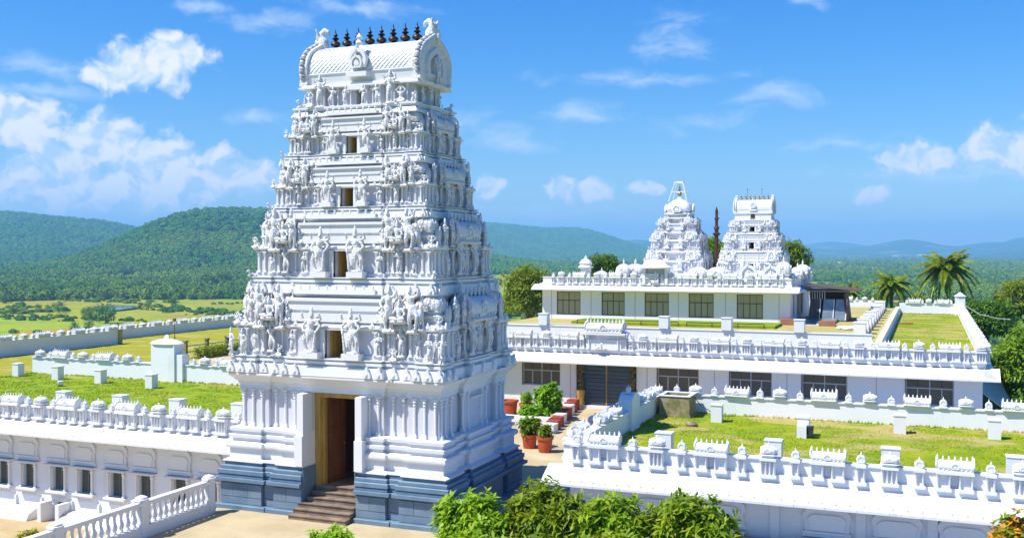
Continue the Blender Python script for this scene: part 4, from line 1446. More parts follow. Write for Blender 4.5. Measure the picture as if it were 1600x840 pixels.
MB().loft([[(2.9, HY - .9, 3.55), (3.72, HY - .98, 2.98), (3.72, HY - .98, 2.90), (2.9, HY - .9, 2.95)], [(2.9, 108, 3.55), (3.72, 108, 2.98), (3.72, 108, 2.90), (2.9, 108, 2.95)]]).build('side_eave', 'eave_white', hall)
MB().box(HX0, HX1 + .15, HY - .12, HY - .001, 3.56, 3.80).build('cornice', 'white', hall)
parapet_x(hall, HX0, HX1 + .15, HY - .06, 3.80, 4.46, -5.25, 3.2)
parapet_y(hall, HY + .25, 108.0, HX1 + .15, 3.80, 4.46, 64.0, 3.2, 1, .25)
for i, (a, b) in enumerate(hw):
    window(hall, a, b, 1.32, 2.82, HY + .10, 4, .64, 'grey_frame', 'glass', .07)
    MB().box(a - .03, a, HY - .03, HY + .08, 1.28, 2.86).build('reveal_edge', 'window_frame', hall)
for x in (-22.0 + .75, -16.2, -12.0, -7.7, -2.7):
    MB().box(x - .02, x + .02, HY - .012, HY - .001, .2, 3.0).build('wall_joint', 'grey_frame', hall)
dr = put('louvred_door', None, hall, (-18.87, HY + .12, .2))
for i in range(11):
    MB().box(-1.95, 1.95, .02 + .01 * (i % 2), .06 + .03 * (i % 2), .03 + i * .243, .03 + i * .243 + .225).build('slat', 'louvre', dr)
MB().box(-.04, .04, -.03, .015, 0, 2.68).build('mullion', 'gold_wood', dr)
for s in (-1, 1):
    MB().box(s * 1.96 - .04, s * 1.96 + .04, -.04, .018, 0, 2.69).build('jamb', 'window_frame', dr)
for x, hh in ((-20.55, 2.55), (-17.1, 2.6)):
    g = thing('door_garland', (x, HY - .05, .2 if x < -20 else .2), 'leafy hanging garland on the %s of the louvred door' % ('far side post' if x > -20 else 'tower-side post'), 'garland')
    mb = MB()
    rr = random.Random(int(abs(x) * 10))
    for k in range(46):
        z = .95 + (hh - .95) * k / 46
        mb.ball((rr.uniform(-.16, .16), rr.uniform(-.12, .05), z), (rr.uniform(.07, .15), .09, rr.uniform(.06, .12)), 6, 4)
    mb.build('leaves', 'garland', g)
    MB().lathe([(.20, 0), (.26, .05), (.22, .45), (.28, .90), (.30, .96)], 10).build('pot', 'gold_wood' if x < -20 else 'grey_metal', g)
# gate block on the hall parapet
gk = put('roof_pavilion', None, hall, (-18.95, HY - .25, 3.80))
MB().box(-1.15, 1.15, -.05, .75, 0, .95).build('wall', 'wall_white', gk)
MB().box(-1.45, 1.45, -.30, 1.0, .952, 1.06).build('eave', 'white', gk)
put('barrel_roof', barrel_mesh(2.6, 9), gk, (0, .35, 1.06), 0, (.92, .95, .82))
for s in (-1, 1):
    put('pilaster', pil_me, gk, (s * .95, -.12, .1), 0, (.10, .10, .85))
put('lion', FIG['lion'], gk, (-.25, -.22, .05), 1.2, .75)
put('statue', FIG['hips'], gk, (1.75, .0, .30), 0, .75)
# terrace on the hall roof
TZ = 3.87
tag(MB().box(HX0, -3.0, HY + .31, 118, 3.862, TZ).build('roof_terrace', 'terrace_sand'), kind='structure')
tag(MB().box(-2.48, HX1 - .12, HY + .9, 108, 3.862, TZ + .002).build('lawn', 'lawn'), kind='structure')
dv = thing('terrace_wall', (-2.75, 0, TZ), 'low white wall along the left edge of the narrow far roof lawn', 'wall')
MB().box(-.13, .13, HY + .32, 108, 0, .62).build('wall', 'wall_white', dv)
MB().box(-.17, .17, HY + .32, 108, .622, .68).build('coping', 'white', dv)
st = thing('block_row', (-4.45, 0, TZ), 'receding row of white cube blocks on the sandy roof terrace', 'blocks')
cube_me = MB().box(-.40, .40, -.55, .55, 0, 1.0).box(-.43, .43, -.58, .58, 1.002, 1.06).mesh('block', 'white')
for i in range(10):
    put('block', cube_me, st, (0, 76.5 + i * 3.9, 0), 0, (1, 1, random.uniform(.9, 1.1)))
MB().box(-.25, .25, 76.5, 116, 0, .45).build('wall', 'wall_white', st)
bk = thing('terrace_back_wall', (0, 108.1, TZ), 'low white crenellated wall closing the far end of the narrow roof lawn', 'wall')
MB().box(-2.6, HX1 - .1, 0, .25, 0, 1.05).build('wall', 'wall_white', bk)
shrine_row(bk, -2.5, HX1 - .2, -1.2, 2.6, .12, 1.05, True, s=.95)
b2 = thing('terrace_back_wall', (0, 118.1, TZ), 'low white wall behind the palms at the end of the sandy roof terrace', 'wall')
MB().box(-34, -4.6, 0, .25, 0, .8).build('wall', 'wall_white', b2)
shrine_row(b2, -33, -4.8, -8.2, 3.6, .12, .8, True, s=.9)
eb = put('end_post', None, hall, (HX1 + .05, 108.0, 3.86))
MB().box(-.45, .45, -.45, .45, 0, 1.75).build('shaft', 'white', eb)
MB().lathe([(.5, 1.752), (.56, 1.82), (.3, 2.0), (.05, 2.2)], 12, sq=4).build('cap', 'white', eb, smooth=True)
tw = thing('terrace_inner_wall', (0, 63.3, TZ), 'plain white wall behind the hall parapet edging the sandy roof terrace', 'wall')
MB().box(-27.0, -3.02, 0, .25, 0, 1.22).build('wall', 'wall_white', tw)
MB().box(-27.0, -3.0, -.04, .29, 1.222, 1.28).build('coping', 'white', tw)
POSTS = [(-23.6, 'small white post on the terrace wall nearest the tower'), (-15.45, 'white post on the terrace wall right of the parapet pavilion'), (-11.5, 'white post on the terrace wall below the last sanctuary window'), (-7.15, 'white post on the terrace wall near the porch ramp')]
tp_me = MB().box(-.30, .30, -.30, .30, 0, .72).box(-.33, .33, -.33, .33, .722, .77).mesh('terrace_post', 'white')
for i, (x, l) in enumerate(POSTS):
    tag(put('terrace_post', tp_me, None, (x, 63.43, TZ + 1.282)), l, 'post', 'posts on the terrace wall')

MB().loft([[(2.88, 62.3, 2.2), (4.9, 62.3, .6), (4.9, 62.3, .5), (2.88, 62.3, 2.1)], [(2.88, 84, 2.2), (4.9, 84, .6), (4.9, 84, .5), (2.88, 84, 2.1)]]).build('side_awning', 'grey_metal', hall)
# odds and ends lying about on the roofs
bn_ = thing('wooden_bench', (-26.2, 74.0, TZ), 'brown wooden bench on the terrace just right of the tower', 'bench')
MB().box(-1.3, 1.3, -.25, .25, .42, .50).build('seat', 'skin_red', bn_)
for sx_ in (-1.1, 1.1):
    for sy_ in (-.18, .18):
        MB().box(sx_ - .05, sx_ + .05, sy_ - .05, sy_ + .05, 0, .418).build('leg', 'skin_red', bn_)
sk_ = thing('sheet_bundle', (-6.3, 84.0, TZ), 'crumpled white sheet bundle lying near the porch ramp', 'bundle')
mb = MB()
for q_ in range(9):
    mb.ball((random.uniform(-.8, .8), random.uniform(-.4, .4), .12), (random.uniform(.25, .5), random.uniform(.2, .35), random.uniform(.12, .24)), 8, 5)
mb.build('cloth', 'white', sk_, smooth=True)
tag(MB().loft([[(-.6, -.14, 0), (.6, -.10, 0), (.58, .14, 0), (-.58, .12, 0)], [(-.6, -.14, .12), (.6, -.10, .16), (.58, .14, .16), (-.58, .12, .12)]]).build('wooden_plank', 'skin_red', None, (-1.7, 92.0, TZ + .01)), 'short brown plank lying on the narrow far roof lawn', 'plank')
tag(MB().lathe([(.02, 0), (.20, .02), (.22, .10), (.15, .19), (.03, .22)], 9, sx=1.3).build('lawn_stone', 'step_stone', None, (-9.5, 44.0, LAWN), smooth=True), 'small dark stone lying on the right wing lawn', 'stone')
gl_ = thing('garden_spotlight', (-45.4, 43.6, LAWN), 'small white garden spotlight on the left wing lawn', 'spotlight')
MB().box(-.10, .10, -.10, .10, 0, .05).build('foot', 'black_metal', gl_)
MB().lathe([(.09, .05), (.15, .12), (.16, .28), (.12, .30)], 10).build('head', 'white', gl_, smooth=True)
for i_, (xa_, xb_) in enumerate(((-27.6, -24.2), (-23.6, -18.9), (-18.2, -12.0))):
    rl_ = thing('bed_rail', (0, 82.3, TZ), ['low dark rail before the planting bed, nearest the tower', 'low dark rail before the middle of the planting bed', 'low dark rail before the porch end of the planting bed'][i_], 'rail')
    MB().box(xa_, xb_, -.03, .03, .34, .40).build('bar', 'black_metal', rl_)
    for k_ in range(4):
        x_ = xa_ + (xb_ - xa_) * k_ / 3
        MB().box(x_ - .03, x_ + .03, -.025, .025, 0, .338).build('stake', 'black_metal', rl_)

# ---- sanctuary block on the hall roof
sn = thing('sanctuary', (0, 0, 0), 'white sanctuary block with five brown windows standing on the hall roof', 'building')
SX0, SX1, SY = -32.9, -10.7, 88.0
swn = [(-31.49, -29.21), (-27.21, -25.06), (-23.24, -21.05), (-19.30, -17.12), (-15.15, -12.94)]
wallbox(MB(), SX0, SX1, 3.86, 6.75, SY, SY + .3, [(a, b, 4.28, 6.36) for a, b in swn]).build('front_wall', 'wall_white', sn)
mb = MB()
tmp = wallbox(MB(), SY + .302, 103.0, 3.86, 6.75, 0, .3, [(90.0, 91.2, 4.4, 6.3), (93.0, 94.2, 4.4, 6.3), (96.0, 97.2, 4.4, 6.3)])
mb.add([(SX1 - .3 + y, x, z) for x, y, z in tmp.v], [q[::-1] for q in tmp.f])
mb.build('side_wall', 'wall_white', sn)
MB().box(SX0, SX0 + .3, SY + .302, 103, 3.86, 6.75).build('side_wall', 'wall_white', sn)
MB().box(SX0, SX1, SY, 103, 6.76, 7.0).build('roof_slab', 'wall_white', sn)
MB().box(SX0 + .3, SX1 - .3, 89.2, 89.3, 3.87, 6.75).build('inner_wall', 'curtain', sn)
for a, b in swn:
    window(sn, a, b, 4.28, 6.36, SY + .08, 4, .62, 'window_frame', 'glass_green', .07)
for y in (90.0, 93.0, 96.0):
    wn = window(sn, -.6, .6, 4.4, 6.3, 0, 2, .62, 'window_frame', 'glass_green', .07)
    wn.location = (SX1 - .1, y + .6, 4.4)
    wn.rotation_euler = (0, 0, math.pi / 2)
for a in (-32.0, -28.2, -24.1, -20.2, -16.1, -11.6):
    MB().box(a - .025, a + .025, SY - .012, SY - .001, 3.9, 6.5).build('drain_pipe', 'grey_frame', sn)
eave_x(sn, SX0 - .75, SX1 + .85, SY - .02, 7.02, SY - 1.0, 6.62, 2.4, False)
MB().loft([[(SX1 - .1, SY - .9, 7.02), (SX1 + .80, SY - .98, 6.60), (SX1 + .80, SY - .98, 6.52), (SX1 - .1, SY - .9, 6.56)], [(SX1 - .1, 103, 7.02), (SX1 + .80, 103, 6.60), (SX1 + .80, 103, 6.52), (SX1 - .1, 103, 6.56)]]).build('side_eave', 'eave_white', sn)
MB().box(SX0 - .2, SX1 + .2, SY - .2, SY + .02, 7.0, 7.12).build('cornice', 'white', sn)
parapet_x(sn, SX0 + .1, SX1 + .1, SY - .1, 7.12, 7.72, -25.9, 3.4)
parapet_y(sn, SY + .2, 103.0, SX1 + .1, 7.12, 7.72, 89.6, 3.4, 1, .25)
chh = put('roof_kiosk', None, sn, (-28.9, 88.6, 7.1), 0, .82)
MB().lathe([(.55, 0), (.55, 1.7), (.80, 1.75), (.82, 1.85), (.62, 2.0), (.62, 2.15), (.70, 2.25), (.45, 2.6), (.15, 2.8), (.08, 3.0), (.02, 3.15)], 12, sq=2).build('shaft', 'white', chh, smooth=True)
nz = put('relief_niche', None, sn, (-22.2, 87.8, 7.12))
MB().box(-1.0, 1.0, .05, .4, 0, 1.4).build('back', 'grey_frame', nz)
for s in (-1, 1):
    MB().box(s * 1.0 - .13, s * 1.0 + .13, -.25, .42, 0, 1.4).build('jamb', 'white', nz)
MB().lathe([(1.42, 1.402), (1.45, 1.52), (1.05, 1.75), (1.0, 1.9), (.8, 2.1), (.1, 2.2)], 16, sq=6, sy=.45).build('hood', 'white', nz, smooth=True)
put('statue', FIG['seated'], nz, (0, -.02, .1), 0, 1.55)
for x, y, wd, hh in ((-25.4, 88.9, 1.2, 2.0), (-24.5, 89.6, 1.5, 2.0), (-18.6, 88.7, 1.4, 1.75), (-16.9, 88.6, 1.45, 1.75), (-12.9, 88.7, 1.0, 1.5), (-11.3, 88.6, 1.1, 2.3), (-10.9, 95, 1.1, 1.7), (-10.9, 99, 1.2, 1.9), (-27.5, 89, .9, 1.3)):
    put('roof_dome', dome_me, sn, (x, y, 7.1), 0, (wd, wd, hh))
for x, hh in ((-14.2, 2.0), (-12.3, 1.9)):
    g = put('halo_arch', None, sn, (x, 88.3, 7.2))
    MB().nasi(0, 0, 0, 1.5, hh, .2).build('arch', 'white', g, smooth=True)
    put('statue', FIG['seated'], g, (0, -.3, .2), 0, 1.5)
# side porch with glass panels and ramp
po = thing('glass_porch', (-9.9, 90.5, TZ), 'brown and glass porch with sloping panels on the side of the sanctuary', 'porch')
MB().box(-.1, 3.1, 3.0, 7.5, 0, .12).build('floor', 'step_stone', po)
MB().box(-.3, 3.6, 2.6, 7.8, 2.62, 2.72).build('roof', 'grey_metal', po)
MB().loft([[(-.2, 2.2, 3.2), (4.4, 2.2, 2.75), (4.4, 2.2, 2.68), (-.2, 2.2, 3.1)], [(-.2, 8.2, 3.2), (4.4, 8.2, 2.75), (4.4, 8.2, 2.68), (-.2, 8.2, 3.1)]]).build('canopy', 'window_frame', po)
for i in range(8):
    x = .0 + i * .21
    MB().box(x, x + .05, 3.0, 3.05, 1.95, 2.6).build('bar', 'white', po)
for i, x in enumerate((.0, 1.15, 2.2)):
    MB().loft([[(x + .1, 2.95, .1), (x + 1.0, 2.95, .1), (x + 1.0, 3.0, .1), (x + .1, 3.0, .1)], [(x + .25, 3.25, 1.95), (x + 1.1, 3.25, 1.95), (x + 1.1, 3.3, 1.95), (x + .25, 3.3, 1.95)]]).build('glass_panel', 'glass' if i == 0 else 'grey_metal', po)
    MB().loft([[(x + 1.0, 2.9, .1), (x + 1.08, 2.9, .1), (x + 1.08, 3.0, .1), (x + 1.0, 3.0, .1)], [(x + 1.1, 3.2, 1.95), (x + 1.18, 3.2, 1.95), (x + 1.18, 3.3, 1.95), (x + 1.1, 3.3, 1.95)]]).build('panel_edge', 'white', po)
MB().box(.0, 3.2, 5.5, 5.6, .12, 2.6).build('back_wall', 'wood', po)
MB().loft([[(3.3, 3.0, .0), (3.5, 3.0, .0), (3.5, 7, .0), (3.3, 7, .0)], [(3.05, 3.0, 2.5), (3.2, 3.0, 2.5), (3.2, 7, 2.5), (3.05, 7, 2.5)]]).build('side_panel', 'rust', po)
MB().loft([[(.2, -2.4, .0), (2.6, -2.4, .0), (2.6, 2.9, .0), (.2, 2.9, .0)], [(.2, -2.3, .15), (2.6, -2.3, .15), (2.6, 2.9, .28), (.2, 2.9, .28)]]).build('ramp', 'grey_metal', po)
MB().box(-1.5, .1, -3.3, -2.5, 0, .5).build('brick_step', 'skin_red', po)
MB().box(1.6, 2.9, -3.4, -2.55, 0, .42).build('brick_step', 'skin_red', po)
tag(MB().box(-28.2, -11.2, 82.5, 86.8, TZ, TZ + .22).build('planting_bed', 'lawn_fresh'), 'long low green planting bed below the sanctuary windows', 'planting bed')

# ---- sanctuary tower (domed) and the smaller gate tower
vm = thing('domed_sanctuary_tower', (-24.0, 105.0, 7.0), 'white domed sanctuary tower with a rod cage round its golden finial', 'temple tower')
tiers = [(3.2, 3.2, 0.6), (2.72, 2.72, 2.9), (2.15, 2.15, 4.9), (1.55, 1.55, 6.4)]
MB().box(-3.0, 3.0, -3.0, 3.0, 0, .62).build('base', 'white', vm)
for i in range(3):
    a, b = tiers[i], tiers[i + 1]
    tower_tier(vm, a[0], a[1], a[2], b[0], b[1], b[2], .10, 40 + i, door=.25, frontdoor=False, statues=True)
MB().box(-1.35, 1.35, -1.35, 1.35, 6.38, 6.55).build('cap_slab', 'white', vm)
MB().lathe([(1.05, 6.55), (1.05, 6.75), (1.40, 6.82), (1.44, 6.92), (1.22, 7.0), (1.18, 7.1), (1.36, 7.35), (1.33, 7.65), (1.05, 8.0), (.66, 8.28), (.4, 8.42), (.26, 8.55), (.30, 8.62), (.1, 8.7)], 16, sq=1.4).build('dome', 'white', vm, smooth=True)
for k in range(4):
    a = k * math.pi / 2
    put('dome_arch', MB().nasi(0, -1.36, 6.9, .95, 1.05, .16).mesh('dome_arch', 'white', True), vm, (0, 0, 0), a)
    put('lion', FIG['lion'], vm, (1.25 * math.cos(a + .785) * 1.2, 1.25 * math.sin(a + .785) * 1.2, 6.5), a + .785 + math.pi / 2, .8)
put('finial', kalasha_gold, vm, (0, 0, 8.55), 0, (.9, .9, 1.55))
mb = MB()
for s in (-1, 1):
    for t in (-1, 1):
        mb.tube([(s * .95, t * .95, 8.2), (s * .40, t * .40, 10.2)], .04, 5)
for z, r in ((9.2, .68), (10.15, .42), (10.25, .40)):
    mb.tube([(r, r, z), (-r, r, z), (-r, -r, z), (r, -r, z), (r, r, z)], .035, 5)
mb.build('rod_cage', 'white', vm)

g2 = thing('inner_gateway_tower', (-16.3, 105.0, 7.0), 'small white stepped gate tower with gold finials behind the sanctuary domes', 'temple tower')
lv = [(3.4, 2.6, .3), (3.0, 2.25, 2.9), (2.5, 1.85, 4.7), (2.12, 1.55, 6.1)]
MB().box(-3.2, 3.2, -2.4, 2.4, 0, .32).build('base', 'white', g2)
for i in range(3):
    a, b = lv[i], lv[i + 1]
    tower_tier(g2, *a, *b, .10, 60 + i, door=.26)
MB().box(-1.80, 1.80, -1.2, 1.2, 6.08, 6.86).build('top_wall', 'white', g2)
MB().box(-.2, .2, -1.24, -1.19, 6.2, 6.75).build('opening_shade_plate', 'dark_inside', g2)  # dark plate on the solid wall, painted as a shaded opening
great_roof(g2, 1.95, 1.30, 6.82, 8.2, 7, kalasha_gold, .62, .55)
for s in (-1, 1):
    MB().tube([(s * .72, 0, 8.1), (s * .72, 0, 9.3)], .015, 4).ball((s * .72, 0, 9.3), .06, 6, 4).build('lightning_rod', 'black_metal', g2)

fs = thing('flagstaff', (-20.15, 105.0, 7.0), 'tall brown ringed flagstaff between the two far towers', 'flagstaff')
MB().lathe([(.24, 0), (.22, 2.0), (.19, 4.6)], 10).build('pole', 'rust', fs, smooth=True)
MB().lathe([(.19, 4.6), (.32, 4.7), (.36, 4.9), (.2, 5.0), (.2, 5.2), (.28, 5.4), (.17, 5.6), (.16, 6.2), (.24, 6.4), (.15, 6.6), (.13, 7.0), (.17, 7.1), (.03, 7.6)], 10).build('ringed_top', 'rust', fs, smooth=True)
for k, z in enumerate((4.8, 5.5, 6.4, 6.9)):
    MB().box(-.42 + .1 * k, .42 - .05 * k, -.03, .03, z, z + .06).build('crossbar', 'rust', fs)

# ---- walls, fence and path in the left court
cw = thing('court_wall', (-85.9, 0, 0), 'long white boundary wall with shrine tops at the edge of the fields', 'wall')
MB().box(-.15, .15, 86.0, 165, -.5, 1.05).build('wall', 'wall_white', cw)
MB().box(-.20, .20, 86.0, 165, 1.052, 1.12).build('coping', 'white', cw)
shrine_row(cw, 86, 164, 88, 4.6, 0, 1.12, True, 'y', math.pi / 2, s=1.25)
c2 = thing('court_wall', (-81.4, 0, 0), 'nearer stretch of white boundary wall stepping forward at a mossy pier', 'wall')
MB().box(-.15, .15, 50.0, 86.0, -.5, 1.45).build('wall', 'wall_white', c2)
MB().box(-.20, .20, 50.0, 86.0, 1.452, 1.52).build('coping', 'white', c2)
MB().box(-4.6, -.152, 85.9, 86.2, -.5, 1.2).build('return_wall', 'wall_white', c2)
MB().box(-.25, .30, 86.0, 86.5, -.2, 1.6).build('pier', 'terrace_sand', c2)
shrine_row(c2, 50, 85.8, 53, 4.6, 0, 1.52, True, 'y', math.pi / 2, s=1.25)
fn = thing('garden_fence', (0, 0, 0), 'grey posts and rails fencing the clipped hedge in the left court', 'fence')
fp = MB().box(-.14, .14, -.14, .14, 0, 1.5).box(-.2, .2, -.2, .2, 1.502, 1.65).mesh('post', 'mossy_stone')
for i in range(7):
    y = 77 + i * 3.0
    put('post', fp, fn, (-64.6 + .05 * i, y, 0))
for z in (.55, 1.1):
    MB().tube([(-64.6, 77, z), (-64.3, 95, z)], .05, 5).build('rail', 'grey_metal', fn)
# light poles in the court
lp = thing('court_lamp_post', (-80.0, 93.5, 0), 'thin dark lamp post standing on the dry court lawn', 'lamp post')
MB().lathe([(.10, 0), (.05, .3), (.04, 2.0)], 8).build('pole', 'bark', lp)
MB().box(-.14, .14, -.1, .1, 2.0, 2.35).build('lamp_head', 'bark', lp)

# ---- passage behind the tower: planters and stepped curb
def pot(x, y, r, h, label, sq=0.0, cat='flower pot'):
    p = thing('plant_pot', (x, y, 0), label, cat)
    MB().lathe([(r * .72, 0), (r * .80, h * .1), (r * .95, h * .82), (r * 1.08, h * .84), (r * 1.1, h), (r * .95, h), (r * .92, h * .9)], 14, sq=sq).build('vessel', 'terracotta', p, smooth=True)
    MB().lathe([(r * .9, h * .86), (.02, h * .9)], 10).build('soil', 'pot_soil', p)
    return p


cb = thing('stepped_curb', (0, 0, 0), 'red and white stepped curb blocks along the path to the louvred door', 'curb')
for i in range(9):
    k = i / 8
    x, y = -19.25 + (-20.75 + 19.25) * k, 52.8 + 8.3 * k
    put('block', MB().box(-.30, .30, -.36, .36, 0, .46).mesh('block', 'red_paint' if i % 3 else 'white'), cb, (x, y, .0), 0, (1, 1, 1 + .04 * i))
    MB().box(-.32, .32, -.38, .38, .0, .05).build('cap', 'red_paint' if i % 3 else 'white', cb, (x, y, (.46) * (1 + .04 * i) + .002))
tag(MB().box(-24.6, -19.9, 54.2, 54.7, 0, .55).build('bed_wall', 'white'), 'low white wall of the planting bed behind the tower', 'wall')

# ------------------------------------------------------------------ ground
PX0, PX1, PY0, PY1 = -92.0, 14.0, -60.0, 135.0


def sstep(t):
    t = np.clip(t, 0, 1)
    return t * t * (3 - 2 * t)


def vnoise(x, y, seed=0):
    """smooth value noise for relief"""
    xi, yi = np.floor(x), np.floor(y)
    xf, yf = x - xi, y - yi

    def h(a, b):
        q = np.sin(a * 127.1 + b * 311.7 + seed * 17.3) * 43758.5453
        return q - np.floor(q)
    u, v = xf * xf * (3 - 2 * xf), yf * yf * (3 - 2 * yf)
    return (h(xi, yi) * (1 - u) + h(xi + 1, yi) * u) * (1 - v) + (h(xi, yi + 1) * (1 - u) + h(xi + 1, yi + 1) * u) * v


def fbm(x, y, o=4, seed=0):
    s, a, t = 0, 1.0, 0
    for k in range(o):
        s = s + a * vnoise(x * 2 ** k, y * 2 ** k, seed + k)
        t += a
        a *= .5
    return s / t


HILLS = []      # x, y, height above the plain, across radius, depth radius, bearing


def hill(px, dist, top, wpx, deep, base=-40.0):
    d = look(px, 393)
    d = d / np.linalg.norm(d[:2])
    hgt = (393 - top) / FPX * dist * math.cos(math.atan((px - 800) / FPX)) + CAMZ - base
    HILLS.append((d[0] * dist, d[1] * dist, hgt, wpx / FPX * dist, deep, math.atan2(d[0], d[1])))


hill(60, 5200, 344, 105, 900)
hill(-60, 5300, 352, 100, 900)
hill(170, 5400, 362, 80, 800)
hill(232, 6800, 360, 60, 700)
hill(290, 2700, 349, 90, 420)
hill(360, 2800, 341, 95, 450)
hill(450, 2900, 345, 110, 450)
hill(560, 3200, 352, 120, 500)
hill(680, 7600, 354, 110, 1000)
hill(800, 8000, 357, 75, 1100)
hill(900, 8000, 364, 70, 1100)
hill(1000, 10500, 375, 70, 1100)
hill(1120, 11000, 379, 90, 1100)
hill(1230, 11200, 385, 80, 1100)
hill(1415, 12000, 375, 52, 1100)
hill(1330, 12500, 387, 60, 1100)
hill(1540, 12200, 380, 46, 1100)
hill(1610, 13500, 371, 46, 1100)
hill(1300, 15500, 381, 60, 1200)
hill(1700, 12500, 378, 80, 1100)
hill(1850, 11000, 372, 140, 1300)
hill(-200, 4600, 356, 120, 800)
hill(-420, 5200, 360, 200, 900)
for k in range(14):
    a = R(60 + k * 20) - YAW
    HILLS.append((math.sin(a) * 7000, math.cos(a) * 7000, 170 + 60 * math.sin(k * 2.1), 1500, 900, a))


def terrain(x, y):
    dx = np.maximum(np.maximum(PX0 - x, x - PX1), 0)
    dy = np.maximum(np.maximum(PY0 - y, y - PY1), 0)
    d = np.hypot(dx, dy)
    z = -2.75 - 37.3 * sstep(d / 210.0)
    far = sstep((d - 60) / 300)
    z = z + far * (fbm(x / 240, y / 240, 4, 3) - .5) * 5.0
    hz = np.zeros_like(z)
    for hx, hy, hh, rw_, rd, be in HILLS:
        ex, ey = x - hx, y - hy
        u = ex * math.cos(be) - ey * math.sin(be)
        v = ex * math.sin(be) + ey * math.cos(be)
        g = hh * np.exp(-.5 * ((u / rw_) ** 2 + (v / rd) ** 2))
        hz = (hz ** 3 + g ** 3) ** (1 / 3)
    r = np.hypot(x, y)
    n = fbm(x / 420, y / 420, 5, 9) - .5
    hz = hz * (1 + .16 * n) * (1 + .05 * np.sin(x / 170 + y / 260))
    ring = 45 * sstep((r - 14000) / 3500) * (.5 + fbm(x / 2500, y / 2500, 3, 5))
    return z + hz + ring


ang = []
a = -180.0
cen = -math.degrees(YAW)
while a < 180.0:
    ang.append(a)
    dd = abs((a - cen + 180) % 360 - 180)
    a += .13 if dd < 34 else (1.0 if dd < 50 else 4.0)
ang = np.radians(np.array(ang))
rad = np.concatenate([[4, 20, 45], np.linspace(60, 400, 40), np.geomspace(412, 18500, 165)])
A, Q = np.meshgrid(ang, rad)
X_, Y_ = Q * np.sin(A), Q * np.cos(A)
Z_ = terrain(X_, Y_)
nr_, na_ = X_.shape
V = np.stack([X_, Y_, Z_], -1).reshape(-1, 3)
idx = np.arange(nr_ * na_).reshape(nr_, na_)
nxt = np.roll(idx, -1, 1)
F = np.stack([idx[:-1], idx[1:], nxt[1:], nxt[:-1]], -1).reshape(-1, 4)


def np_mesh(name, V, F, mats, smooth=True, midx=None):
    me = bpy.data.meshes.new(name)
    me.vertices.add(len(V))
    me.vertices.foreach_set('co', np.ascontiguousarray(V, dtype=np.float32).ravel())
    k = F.shape[1]
    me.loops.add(F.size)
    me.loops.foreach_set('vertex_index', np.ascontiguousarray(F, dtype=np.int32).ravel())
    me.polygons.add(len(F))
    me.polygons.foreach_set('loop_start', np.arange(len(F), dtype=np.int32) * k)
    for m in mats:
        me.materials.append(MATS[m])
    if midx is not None:
        me.polygons.foreach_set('material_index', np.ascontiguousarray(midx, dtype=np.int32))
    if smooth:
        me.polygons.foreach_set('use_smooth', np.ones(len(F), dtype=bool))
    me.update(calc_edges=True)
    me.validate()
    return me


c0 = len(V)
V = np.vstack([V, [[0, 0, float(Z_[0].mean())]]])
me = np_mesh('ground', V, F[:, ::-1], ['country'])
tag(put('ground', me), kind='structure')
# paved and sandy levels of the temple precinct
tag(MB().box(-25.6, 13.5, 5, 36.2, -2.7, 0.0).build('gate_terrace', 'sand'), kind='structure')
tag(MB().box(-25.0, -12.4, 36.2, 61.98, -2.7, 0.004).build('passage_path', 'sand'), kind='structure')
tag(MB().box(-12.38, 13.5, 48.1, 61.98, -2.7, 0.0).build('inner_court', 'court_grey'), kind='structure')
tag(MB().box(-14.9, 13.4, 22.0, 35.9, 0.0, 0.012).build('bounce_slab', 'court_grey'), kind='structure')  # unseen grey slab added to tint light bouncing onto the wing wall
tag(MB().box(-60, -25.62, -5, 36.3, -2.74, -2.6).build('lower_court', 'sand_low'), kind='structure')
tag(MB().box(-88, -25.0, 48.1, 134, -2.7, 0.0).build('court_lawn', 'lawn_dry'), kind='structure')
tag(MB().box(-62.5, -34.5, 62, 92, 0.0, 0.01).build('court_path', 'sand'), kind='structure')
hd = thing('clipped_hedge', (-63.2, 0, 0), 'low clipped green hedge behind the court fence', 'hedge')


# ------------------------------------------------------------------ leaves
def leaf_quads(P, Dr, L, Wd, droop=.35, seed=0):
    """one bent pointed leaf at each P along Dr; returns verts and quads"""
    rg = np.random.default_rng(seed)
    n = len(P)
    Dr = Dr / np.linalg.norm(Dr, axis=1, keepdims=True)
    up = np.tile([0, 0, 1.0], (n, 1)) + rg.normal(0, .25, (n, 3))
    S = np.cross(Dr, up)
    S /= np.linalg.norm(S, axis=1, keepdims=True) + 1e-9
    L = L.reshape(-1, 1)
    Wd = Wd.reshape(-1, 1)
    dz = np.array([[0, 0, -1.0]])
    b = P
    m = P + Dr * L * .5 + dz * L * droop * .18
    t = P + Dr * L * .95 + dz * L * droop * .75
    v = np.stack([b - S * Wd * .12, b + S * Wd * .12, m + S * Wd * .5, t + S * Wd * .06, t - S * Wd * .06, m - S * Wd * .5], 1).reshape(-1, 3)
    k = np.arange(n)[:, None] * 6
    f = np.concatenate([k + np.array([[0, 1, 2, 5]]), k + np.array([[5, 2, 3, 4]])], 0)
    return v, f


